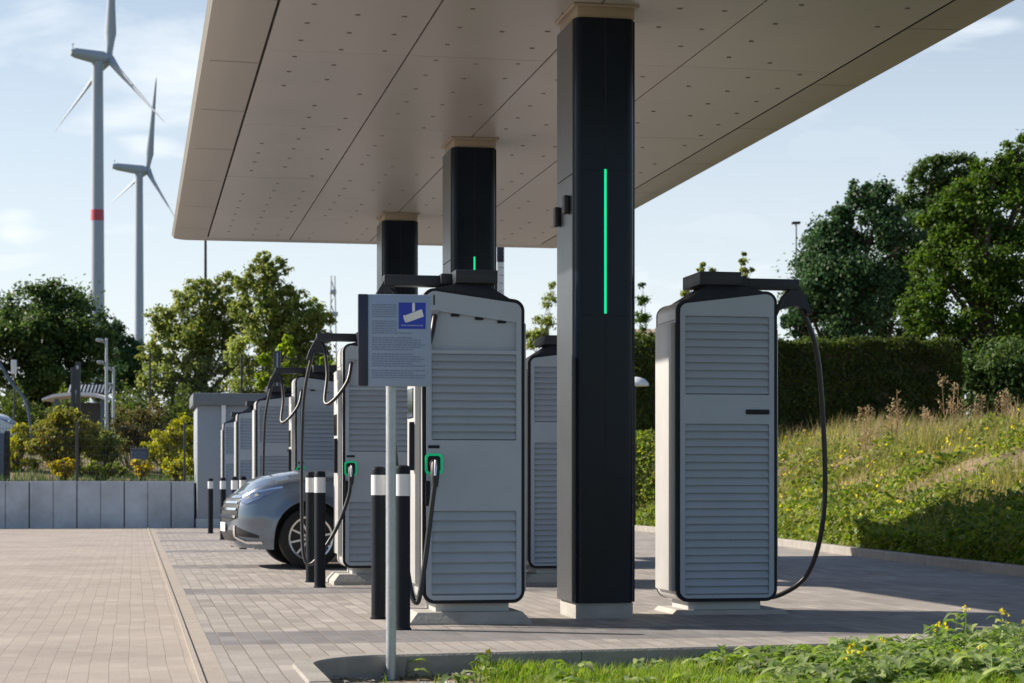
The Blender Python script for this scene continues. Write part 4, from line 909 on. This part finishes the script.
for px, Z, cl, sd, lb in ((643, 60, [(643,300,6,0),(641,318,8,0),(645,335,9,0),(642,285,3,0)], 31, 'thin young tree just right of the nearest black column'),
                          (690, 60, [(685,292,5,0),(692,280,5,0),(700,270,4,0),(703,264,2.5,0),(712,272,3.5,0),(690,305,7,0)], 32, 'young tree tips showing above the left part of the rightmost charger'),
                          (743, 60, [(743,262,3.5,0),(744,272,4.5,0),(742,282,5,0),(744,254,2,0),(752,270,2.5,0)], 33, 'single young tree tip above the cable arm of the rightmost charger'),
                          (546, 62, [(549,300,7,0),(545,320,9,0),(540,335,10,0),(552,285,4,0),(530,340,9,0)], 34, 'young tree between the numbered charger and the nearest column')):
    tree('young_tree', px, Z, 2.0 if px > 600 else 1.4, cl, 'mid' if px != 643 else 'bright', 2600 if px != 546 else 3800, .085, lb, 'tree', TG, .04, sd, sub=9, subr=.55)

bush('dark_shrub', 985, 53, 2.0, [(965,400,24,0),(990,385,30,0),(1015,400,30,0),(1040,390,34,0),(975,365,20,0),(1010,360,26,0),(1065,400,34,0)], 'dark', 20000, .13, 'dark shrub mass under the bright tree at the right end of the hedge', 'shrub', None, 46, sub=16, subr=.5)
def thicket(name, px0, px1, Z, top, n, size, kind, seed, label):
    g = np.random.default_rng(seed); px = g.uniform(px0, px1, n); dz = g.uniform(0, 7, n); x, y = gp(px, Z + dz); zb = H(x, y); hh = zz(top, Z) - zb
    hh = hh * (.72 + .16 * np.sin(px * .11) + .12 * np.sin(px * .31 + dz) + .1 * np.sin(px * .9 + dz * 2)); z = zb + hh * g.uniform(0, 1, n) ** .8
    N = unit(n, g) * .9 + np.array([0, -.2, .4]); N /= np.linalg.norm(N, axis=1, keepdims=True); V, Q = leaf_cards(np.stack([x, y, z], 1), N, size, .6, g)
    tag(arr_mesh(name, V, Q, LEAF[kind]), label, 'undergrowth', kind='stuff')
thicket('undergrowth', -700, 350, 69, 384, 150000, .17, 'hedge', 47, 'dark undergrowth filling the gap below the trees on the left')
thicket('undergrowth', 330, 1200, 95, 392, 45000, .26, 'pine', 48, 'dark far undergrowth behind the hedge and chargers')
# ------------------------------------------------------------------ hedge
def hedge():
    g = np.random.default_rng(5); Z = 50.0; x0, y0 = gp(628, Z); L = (962 - 628) / F * Z; Dp = 1.7
    zb = 1.9; top = zz(341, Z) - zb
    e = empty('clipped_hedge', (x0, y0, zb), 'long clipped dark hedge standing on top of the grassy bank', 'hedge', rz=-TH)
    m = MB(); m.bbox(.15, L - .2, .18, Dp - .18, -.3, top - .16, .1, 2)
    for i in range(24): xx = .3 + i * (L - .6) / 23; m.tube([(xx, .3, -.3), (xx + g.normal() * .1, .25, top * .6)], .02, 5)
    m.build('branches', M['bark'], e)
    def noise(a, b): return .06 * np.sin(a * 2.1 + 1) * np.sin(b * 3.3) + .05 * np.sin(a * 5.7) + .04 * np.sin(b * 7.1 + a)
    P = []; N = []
    def face(n, f, nv):
        a = g.uniform(0, 1, n); b = g.uniform(0, 1, n); p = f(a, b); P.append(p); q = nv + unit(n, g) * .9; N.append(q / np.linalg.norm(q, axis=1, keepdims=True))
    rr = lambda n: g.exponential(.09, n)
    face(26000, lambda a, b: np.stack([a * L, .0 - noise(a * L, b * 3) + rr(26000), b * top], 1), np.array([0, -1, .3]))
    face(13000, lambda a, b: np.stack([a * L, b * Dp, top + .04 + noise(a * L, b * 3) - rr(13000) + (g.random(13000) < .05) * g.uniform(0, .16, 13000)], 1), np.array([0, 0, 1]))
    face(5000, lambda a, b: np.stack([L + noise(a * 3, b * 3) - rr(5000) - .3 * np.clip(b - .75, 0, 1), a * Dp, b * top], 1), np.array([1, 0, .3]))
    face(4000, lambda a, b: np.stack([0 - noise(a * 3, b * 3) + rr(4000), a * Dp, b * top], 1), np.array([-1, 0, .3]))
    face(9000, lambda a, b: np.stack([a * L, Dp + noise(a * L, b * 3) - rr(9000), b * top], 1), np.array([0, 1, .3]))
    V, Q = leaf_cards(np.concatenate(P), np.concatenate(N), .10, .62, g); arr_mesh('foliage', V, Q, LEAF['hedge'], e)
hedge()

# ------------------------------------------------------------------ shrubs behind the fence
SG = 'shrubs behind the mesh fence'
bush('round_shrub', 62, 52.5, 1.05, [(62,430,20,0),(45,437,17,0),(80,436,18,0),(62,445,22,0),(88,445,12,0),(38,447,11,0),(55,418,9,0),(72,416,9,0)], 'autumn', 14000, .09, 'round bush with reddish and yellow leaves behind the fence', 'shrub', SG, 41)
bush('wild_shrub', 132, 54, 1.05, [(132,425,18,0),(150,415,14,0),(120,440,16,0),(158,435,16,0),(140,445,16,0)], 'brown', 10000, .075, 'brownish wild shrub left of the equipment building, above the small box', 'shrub', SG, 42)
bush('wild_shrub', 172, 52, 1.05, [(165,440,14,0),(182,430,14,0),(190,445,16,0),(175,455,16,0),(150,450,10,0)], 'yellow', 11000, .08, 'olive green wild shrub touching the equipment building', 'shrub', SG, 43)
bush('wild_shrub', 105, 53, 1.05, [(102,440,13,0),(112,448,13,0),(96,452,12,0)], 'mid', 6000, .08, 'olive shrub between the round bush and the brownish shrub', 'shrub', SG, 44)
bush('tall_grass_clump', 18, 53, 1.05, [(14,445,12,0),(26,450,10,0),(20,430,8,0),(10,462,12,0),(28,465,9,0)], 'yellow', 3000, .12, 'yellowish tall clump at the left end beside the cabinet', 'shrub', SG, 45)
FG = 'low bedding plants along the top of the wall'
bush('bedding_plant', 62, 48.7, 1.05, [(57,467,8,0),(68,466,8,0),(63,473,9,0)], 'orange', 1300, .085, 'orange leaved bedding plant under the round reddish bush', 'plant', FG, 51)
bush('bedding_plant', 100, 48.7, 1.05, [(82,471,6,0),(92,468,7,0),(104,471,7,0),(114,467,7,0),(122,472,6,0)], 'cover', 2200, .08, 'long green bedding plant left of the orange plant by the box', 'plant', FG, 52)
bush('bedding_plant', 142, 48.7, 1.05, [(136,463,5,0),(146,467,8,0),(141,472,8,0)], 'orange', 1100, .085, 'orange bedding plant in front of the small blue grey box', 'plant', FG, 53)
bush('bedding_plant', 176, 48.7, 1.05, [(170,465,9,0),(182,462,9,0),(176,472,10,0),(190,470,8,0)], 'yellow', 1900, .085, 'yellow green bedding plant next to the equipment building', 'plant', FG, 54)

# ------------------------------------------------------------------ ground cover
def blades(X, Y, Zg, h, w, g, bend=.5):
    n = len(X); a = g.uniform(0, 2*math.pi, n); d = np.stack([np.cos(a), np.sin(a), np.zeros(n)], 1); sd = np.stack([-np.sin(a), np.cos(a), np.zeros(n)], 1)
    b = np.stack([X, Y, Zg], 1); hh = (h * g.uniform(.45, 1.3, n))[:, None]; lean = (bend * g.uniform(.1, 1, n))[:, None]; up = np.array([0, 0, 1.])
    V = np.empty((n, 5, 3)); V[:, 0] = b - sd * w; V[:, 1] = b + sd * w; V[:, 2] = b + up * hh * .6 + d * hh * lean * .35 + sd * w * .8; V[:, 3] = b + up * hh * .6 + d * hh * lean * .35 - sd * w * .8; V[:, 4] = b + up * hh + d * hh * lean
    V = V.reshape(-1, 3); o = np.arange(n)[:, None] * 5
    return V, np.concatenate([o + np.array([[0, 1, 2]]), o + np.array([[0, 2, 3]]), o + np.array([[3, 2, 4]])])
def field(n, x0, x1, y0, y1, g): return g.uniform(x0, x1, n), g.uniform(y0, y1, n)
g = np.random.default_rng(61)
# bank: grass, broad leaves at its foot, yellow flowers
Y = g.uniform(13.5, 49.5, 90000); d = .18 + g.random(90000) ** .9 * 8.5; X = np.interp(Y, [p[1] for p in KERB], [p[0] for p in KERB]) + d
pat = np.sin(X * .9 + Y * .55) + np.sin(Y * 1.3 - X * .6) * .7 + g.normal(size=len(X)) * .6
kp = (pat > -.25) | (d > 5.3) ; X, Y, d = X[kp], Y[kp], d[kp]
tf = np.clip(np.sin(X * 1.7 + 2) * np.sin(Y * 1.1 + X * .4) + .2 * g.normal(size=len(X)), 0, 1)
V, T = blades(X, Y, H(X, Y) - .02, .18 + .16 * (d > 3.8) + .30 * tf, .006, g, .9); o = arr_mesh('bank_grass', V, T, LEAF['bankgrass']); tag(o, 'dry and green grass growing on the bank', 'grass', kind='stuff')
n = 95000; Y = g.uniform(13.5, 48, n); d = .16 + g.random(n) ** 1.7 * 5.0; X = np.interp(Y, [p[1] for p in KERB], [p[0] for p in KERB]) + d
pat = np.sin(X * 2.1 + Y * 1.1) + np.sin(Y * 2.3 - X * 1.7); kp = (pat + .5 * g.normal(size=n) > .15) | (d < 1.6); X, Y, d = X[kp], Y[kp], d[kp]
hgt = g.uniform(0, 1, len(X)) ** 1.2 * (np.where(d < 2, .26, .20) + .22 * np.clip(np.sin(X * 2.9 + Y * 1.9) * np.sin(Y * 3.1 - X), 0, 1)); P = np.stack([X, Y, H(X, Y) + hgt], 1); Nn = unit(len(X), g) * .8 + np.array([-.2, -.2, .8]); Nn /= np.linalg.norm(Nn, axis=1, keepdims=True)
V, Q = leaf_cards(P, Nn, .115, .55, g); o = arr_mesh('bank_ground_cover', V, Q, LEAF['cover']); tag(o, 'leafy green ground cover at the foot of the bank', 'ground cover', kind='stuff')
n = 420; Y = g.uniform(14, 47, n); d = .3 + g.random(n) * 5.5; X = np.interp(Y, [p[1] for p in KERB], [p[0] for p in KERB]) + d
P = np.stack([X, Y, H(X, Y) + g.uniform(.22, .36, n)], 1); V, Q = leaf_cards(np.repeat(P, 3, 0) + g.normal(size=(n*3, 3)) * .015, unit(n*3, g), .05, .8, g); o = arr_mesh('bank_flowers', V, Q, LEAF['flower']); tag(o, 'small yellow flowers scattered over the bank', 'flowers', kind='stuff')
n = 5000; Y = g.uniform(18, 47, n); d = 4.4 + g.random(n) * 2.2; X = np.interp(Y, [p[1] for p in KERB], [p[0] for p in KERB]) + d; kp = np.sin(X * 1.9 + Y * 1.3) + np.sin(Y * 2.7 - X) + g.normal(size=n) * .5 > .5; X, Y = X[kp], Y[kp]
V, T = blades(X, Y, H(X, Y) - .02, .62, .005, g, .5); tag(arr_mesh('crest_straw', V, T, M['dry']), 'tall straw coloured grass along the crest of the bank', 'grass', kind='stuff')
# terrace grass behind the wall
X, Y = field(26000, -20, 11, 47.9, 66, g); V, T = blades(X, Y, H(X, Y) - .02, .22, .008, g, .7); tag(arr_mesh('terrace_grass', V, T, LEAF['dark']), 'grass behind the concrete wall', 'grass', kind='stuff')
# dry weeds along the crest
def dry_weed(px, Z, top, wpx, seed, label):
    g = random.Random(seed); x, y = gp(px, Z); zb = float(H(np.array(x), np.array(y))); h = zz(top, Z) - zb; s = Z / F
    e = empty('dry_weed', (x, y, zb), label, 'weed', 'dry weeds standing along the crest of the bank'); m = MB(); P = []
    for st in range(4):
        bx, by = g.uniform(-.5, .5) * wpx * s * .8, g.uniform(-.2, .2); hh = h * g.uniform(.65, 1); pts = [Vector((bx * .3, by * .3, -.05)), Vector((bx * .7, by, hh * .5)), Vector((bx, by, hh))]; m.tube(pts, [.012, .009, .004], 4)
        for k in range(9):
            t = g.uniform(.35, .98); b = pts[1].lerp(pts[2], (t - .5) * 2) if t > .5 else pts[0].lerp(pts[1], t * 2); a = g.uniform(0, 6.28); ln = h * g.uniform(.12, .28) * (1.25 - t); q = b + Vector((math.cos(a) * ln, math.sin(a) * ln, ln * g.uniform(.5, 1.1))); m.tube([b, q], [.006, .003], 4)
            for _ in range(7): P.append(tuple(b.lerp(q, g.uniform(.4, 1.1)) + Vector((g.gauss(0, .03), g.gauss(0, .03), g.gauss(0, .03)))))
    m.build('stems', M['dry'], e); P = np.array(P); V, Q = leaf_cards(P, unit(len(P), rng), .042, .6, rng); tag(arr_mesh('seed_heads', V, Q, M['dry'], e), kind='stuff')
for i, (px, Z, top, w, lb) in enumerate(((866, 42, 400, 14, 'leftmost short dry weed on the bank crest'), (895, 42, 388, 22, 'tall branching dry weed, second from the left on the crest'), (950, 41, 376, 24, 'tallest dry weed, standing before the right end of the hedge'),
        (978, 41, 393, 16, 'pale dense weed right of the tallest dry weed'), (1004, 41, 384, 22, 'thin leaning dry weed near the right edge on the crest'), (930, 42, 405, 10, 'low dry weed left of the tallest one on the crest'))):
    dry_weed(px, Z, top, w, 70 + i, lb)
# foreground bed
g = np.random.default_rng(62)
X, Y = field(120000, 1.35, 7.6, 7.5, 12.3, g); kp = (Y < 11.68 + (X - 1.5) * .075 - .12) & (np.sin(X * 3.1) + np.sin(Y * 4 + X) + g.normal(size=len(X)) * .6 > np.where(X < 1.95, 1.2, -1.2)); X, Y = X[kp], Y[kp]
V, T = blades(X, Y, bedz(X, Y) - .01, .085, .0034, g, .8); tag(arr_mesh('bed_grass', V, T, LEAF['grass']), 'short fresh grass in the near bed', 'grass', kind='stuff')
n = 500; X, Y = field(n, 1.05, 3.2, 10.4, 11.6, g); P = np.stack([X, Y, bedz(X, Y) + .012], 1); V, Q = leaf_cards(P, unit(n, g) * .4 + np.array([0, 0, 1]), .035, .8, g); tag(arr_mesh('bed_pebbles', V, Q, M['concrete']), 'pale chips lying on the near bed', 'chips', kind='stuff')
def weeds(spots, g):
    LV, LF, SV, FP = [], [], MB(), []
    for (x, y, h, nl) in spots:
        zb = float(bedz(x, y)); lean = Vector((g.normal() * .12, g.normal() * .12, 1)) * h; tip = Vector((x, y, zb)) + lean; base = Vector((x, y, zb))
        SV.tube([base, base.lerp(tip, .5), tip], [.0045, .004, .002], 5)
        for k in range(nl):
            t = g.uniform(.05, .95); b = base.lerp(tip, t); a = g.uniform(0, 2*math.pi); ln = g.uniform(.05, .15) * (1.2 - .6 * t); dr = Vector((math.cos(a), math.sin(a), 0)); sd = Vector((-dr.y, dr.x, 0)); wv = ln * g.uniform(.24, .36); up = g.uniform(.2, .9)
            stalk = b + dr * ln * .5 + Vector((0, 0, ln * .25 * up)); SV.tube([b, stalk], [.0022, .0018], 4, False)
            o = len(LV); rows = 5
            for r_ in range(rows):
                f = r_ / (rows - 1); c = stalk + dr * ln * f + Vector((0, 0, ln * (up * f - 1.1 * f * f * (.5 + .5 * up)))); ww = wv * math.sin(math.pi * (.12 + .86 * f) ** .8) * (1 + .25 * g.normal() * (0 < r_ < 4)); cup = ww * .35
                LV.extend([tuple(c - sd * ww + Vector((0, 0, cup))), tuple(c), tuple(c + sd * ww + Vector((0, 0, cup)))])
            for r_ in range(rows - 1):
                for j in (0, 1): LF.append((o + r_*3 + j, o + r_*3 + j + 1, o + r_*3 + 4 + j, o + r_*3 + 3 + j))
        if (g.random() < .10 and h > .12) or h > .21:
            for _ in range(g.integers(2, 5)): FP.append(tuple(tip + Vector((g.normal() * .014, g.normal() * .014, g.uniform(-.02, .03)))))
    o = arr_mesh('bed_weeds', np.array(LV), np.array(LF), LEAF['weed']); o.data.polygons.foreach_set('use_smooth', [True] * len(o.data.polygons)); tag(o, 'leafy mustard weeds crowding the near bed', 'weeds', kind='stuff')
    tag(SV.build('bed_weed_stems', LEAF['weed'], fix=False), 'stalks of the leafy weeds in the near bed', 'weeds', kind='stuff')
    P = np.array(FP); P4 = np.repeat(P, 4, 0) + g.normal(size=(len(P)*4, 3)) * .004; V, Q = leaf_cards(P4, unit(len(P4), g), .019, .8, g); tag(arr_mesh('bed_flowers', V, Q, LEAF['flower']), 'yellow mustard flowers in the near bed', 'flowers', kind='stuff')
spots = []
for _ in range(720):
    px = g.uniform(400, 1120); Z = g.uniform(9.4, 12.4); x, y = gp(px, Z)
    if y > 11.60 + (x - 1.5) * .075: continue
    t = (px - 640) / 400; 
    if px < 690 and g.random() > .07: continue
    if 690 <= px < 780 and g.random() > .45: continue
    if math.sin(x * 4.1 + 1) * math.sin(y * 5.3 + x) < -.25 and g.random() < .8: continue
    h = (.06 + .105 * max(0, min(1, t))) * g.uniform(.6, 1.3)
    if g.random() < .11: h *= 1.9
    spots.append((x, y, h, int(7 + 12 * max(0, min(1, t + .3)))))
weeds(spots, g)

# ------------------------------------------------------------------ light and sky
SUN = Vector((-6.2, 3.05, 4.7)).normalized()
sl = bpy.data.lights.new('sun', 'SUN'); sl.energy = 5.0; sl.angle = R(.53); sl.color = (1, .90, .77); so_ = bpy.data.objects.new('sun', sl); COL.objects.link(so_)
so_.rotation_euler = (-SUN).to_track_quat('-Z', 'Y').to_euler(); so_.location = (-20, 20, 30)
w = bpy.data.worlds.new('World'); scene.world = w; w.use_nodes = True; nt = w.node_tree; L = nt.links.new
bg = nt.nodes['Background']; sky = nn(nt, 'ShaderNodeTexSky'); sky.sky_type = 'NISHITA'; sky.sun_disc = False
sky.sun_elevation = math.asin(SUN.z); sky.sun_rotation = math.atan2(SUN.x, SUN.y); sky.altitude = 50; sky.air_density = 1.0; sky.dust_density = .8; sky.ozone_density = 1.4
tc = nn(nt, 'ShaderNodeTexCoord'); mp = nn(nt, 'ShaderNodeMapping'); mp.inputs['Scale'].default_value = (1.0, 1.0, 3.2); mp.inputs['Location'].default_value = (.35, .1, .2); L(tc.outputs['Generated'], mp.inputs['Vector'])
no = nn(nt, 'ShaderNodeTexNoise'); no.inputs['Scale'].default_value = 5.5; no.inputs['Detail'].default_value = 9; no.inputs['Roughness'].default_value = .55; no.inputs['Distortion'].default_value = .4; L(mp.outputs[0], no.inputs['Vector'])
cr = nn(nt, 'ShaderNodeValToRGB'); cr.color_ramp.elements[0].position = .44; cr.color_ramp.elements[1].position = .66; cr.color_ramp.elements[0].color = (.0, .0, .0, 1); cr.color_ramp.elements[1].color = (.9, .9, .9, 1); L(no.outputs['Fac'], cr.inputs['Fac'])
# thin veil thickening towards the horizon
sp = nn(nt, 'ShaderNodeSeparateXYZ'); L(tc.outputs['Generated'], sp.inputs[0])
vl = nn(nt, 'ShaderNodeMapRange'); vl.inputs['From Min'].default_value = .0; vl.inputs['From Max'].default_value = .30; vl.inputs['To Min'].default_value = .88; vl.inputs['To Max'].default_value = .12; L(sp.outputs['Z'], vl.inputs['Value'])
az = nn(nt, 'ShaderNodeMapRange'); az.inputs['From Min'].default_value = -.2; az.inputs['From Max'].default_value = .75; az.inputs['To Min'].default_value = .12; az.inputs['To Max'].default_value = 1.0; L(sp.outputs['Y'], az.inputs['Value'])
vz = nn(nt, 'ShaderNodeMath'); vz.operation = 'MULTIPLY'; L(vl.outputs[0], vz.inputs[0]); L(az.outputs[0], vz.inputs[1]); vl = vz
lo = nn(nt, 'ShaderNodeMapRange'); lo.inputs['From Min'].default_value = .26; lo.inputs['From Max'].default_value = .48; lo.inputs['To Min'].default_value = 1.0; lo.inputs['To Max'].default_value = .0; L(sp.outputs['Z'], lo.inputs['Value'])
c0 = nn(nt, 'ShaderNodeMath'); c0.operation = 'MULTIPLY'; L(cr.outputs['Color'], c0.inputs[0]); L(lo.outputs[0], c0.inputs[1])
v0 = nn(nt, 'ShaderNodeMath'); v0.operation = 'MULTIPLY'; L(vl.outputs[0], v0.inputs[0]); L(lo.outputs[0], v0.inputs[1]); vl = v0
cz = nn(nt, 'ShaderNodeMath'); cz.operation = 'MULTIPLY'; L(c0.outputs[0], cz.inputs[0]); L(az.outputs[0], cz.inputs[1])
def puff(px, py, rad, squash, amt, prev):
    d = Vector(((px - 512) / F * CT + ST, -(px - 512) / F * ST + CT, (HZ - py) / F)).normalized()
    sb_ = nn(nt, 'ShaderNodeVectorMath'); sb_.operation = 'SUBTRACT'; sb_.inputs[1].default_value = d; L(tc.outputs['Generated'], sb_.inputs[0])
    ml = nn(nt, 'ShaderNodeVectorMath'); ml.operation = 'MULTIPLY'; ml.inputs[1].default_value = (1 / rad, 1 / rad, squash / rad); L(sb_.outputs[0], ml.inputs[0])
    ln = nn(nt, 'ShaderNodeVectorMath'); ln.operation = 'LENGTH'; L(ml.outputs[0], ln.inputs[0])
    n3 = nn(nt, 'ShaderNodeTexNoise'); n3.inputs['Scale'].default_value = 26; n3.inputs['Detail'].default_value = 7; L(mp.outputs[0], n3.inputs['Vector'])
    ad = nn(nt, 'ShaderNodeMath'); ad.operation = 'MULTIPLY_ADD'; ad.inputs[1].default_value = 1.3; L(n3.outputs['Fac'], ad.inputs[0]); L(ln.outputs['Value'], ad.inputs[2])
    mr_ = nn(nt, 'ShaderNodeMapRange'); mr_.inputs['From Min'].default_value = 1.55; mr_.inputs['From Max'].default_value = .75; mr_.inputs['To Min'].default_value = 0; mr_.inputs['To Max'].default_value = amt; L(ad.outputs[0], mr_.inputs['Value'])
    m_ = nn(nt, 'ShaderNodeMath'); m_.operation = 'MAXIMUM'; L(prev, m_.inputs[0]); L(mr_.outputs[0], m_.inputs[1]); return m_.outputs[0]
cc = cz.outputs[0]
for a_ in ((150, 150, .035, 2.2, .8), (15, 235, .04, 2.0, .95), (860, 150, .13, 2.0, .5), (720, 230, .14, 2.4, .6), (40, 130, .06, 2.6, .4)): cc = puff(*a_, cc)
mxx = nn(nt, 'ShaderNodeMath'); mxx.operation = 'MAXIMUM'; L(cc, mxx.inputs[0]); L(vl.outputs[0], mxx.inputs[1])
mix = nn(nt, 'ShaderNodeMixRGB'); mix.inputs[2].default_value = (7.7, 8.2, 8.6, 1); L(mxx.outputs[0], mix.inputs[0]); L(sky.outputs[0], mix.inputs[1]); L(mix.outputs[0], bg.inputs['Color'])
bg.inputs['Strength'].default_value = .08
vs = scene.view_settings; scene.display_settings.display_device = 'sRGB'; vs.view_transform = 'Standard'; vs.look = 'None'; vs.exposure = 0.68; vs.gamma = 1; vs.use_curve_mapping = False
scene.cycles.max_bounces = 8; scene.cycles.diffuse_bounces = 4; scene.cycles.transparent_max_bounces = 8; scene.cycles.use_denoising = True
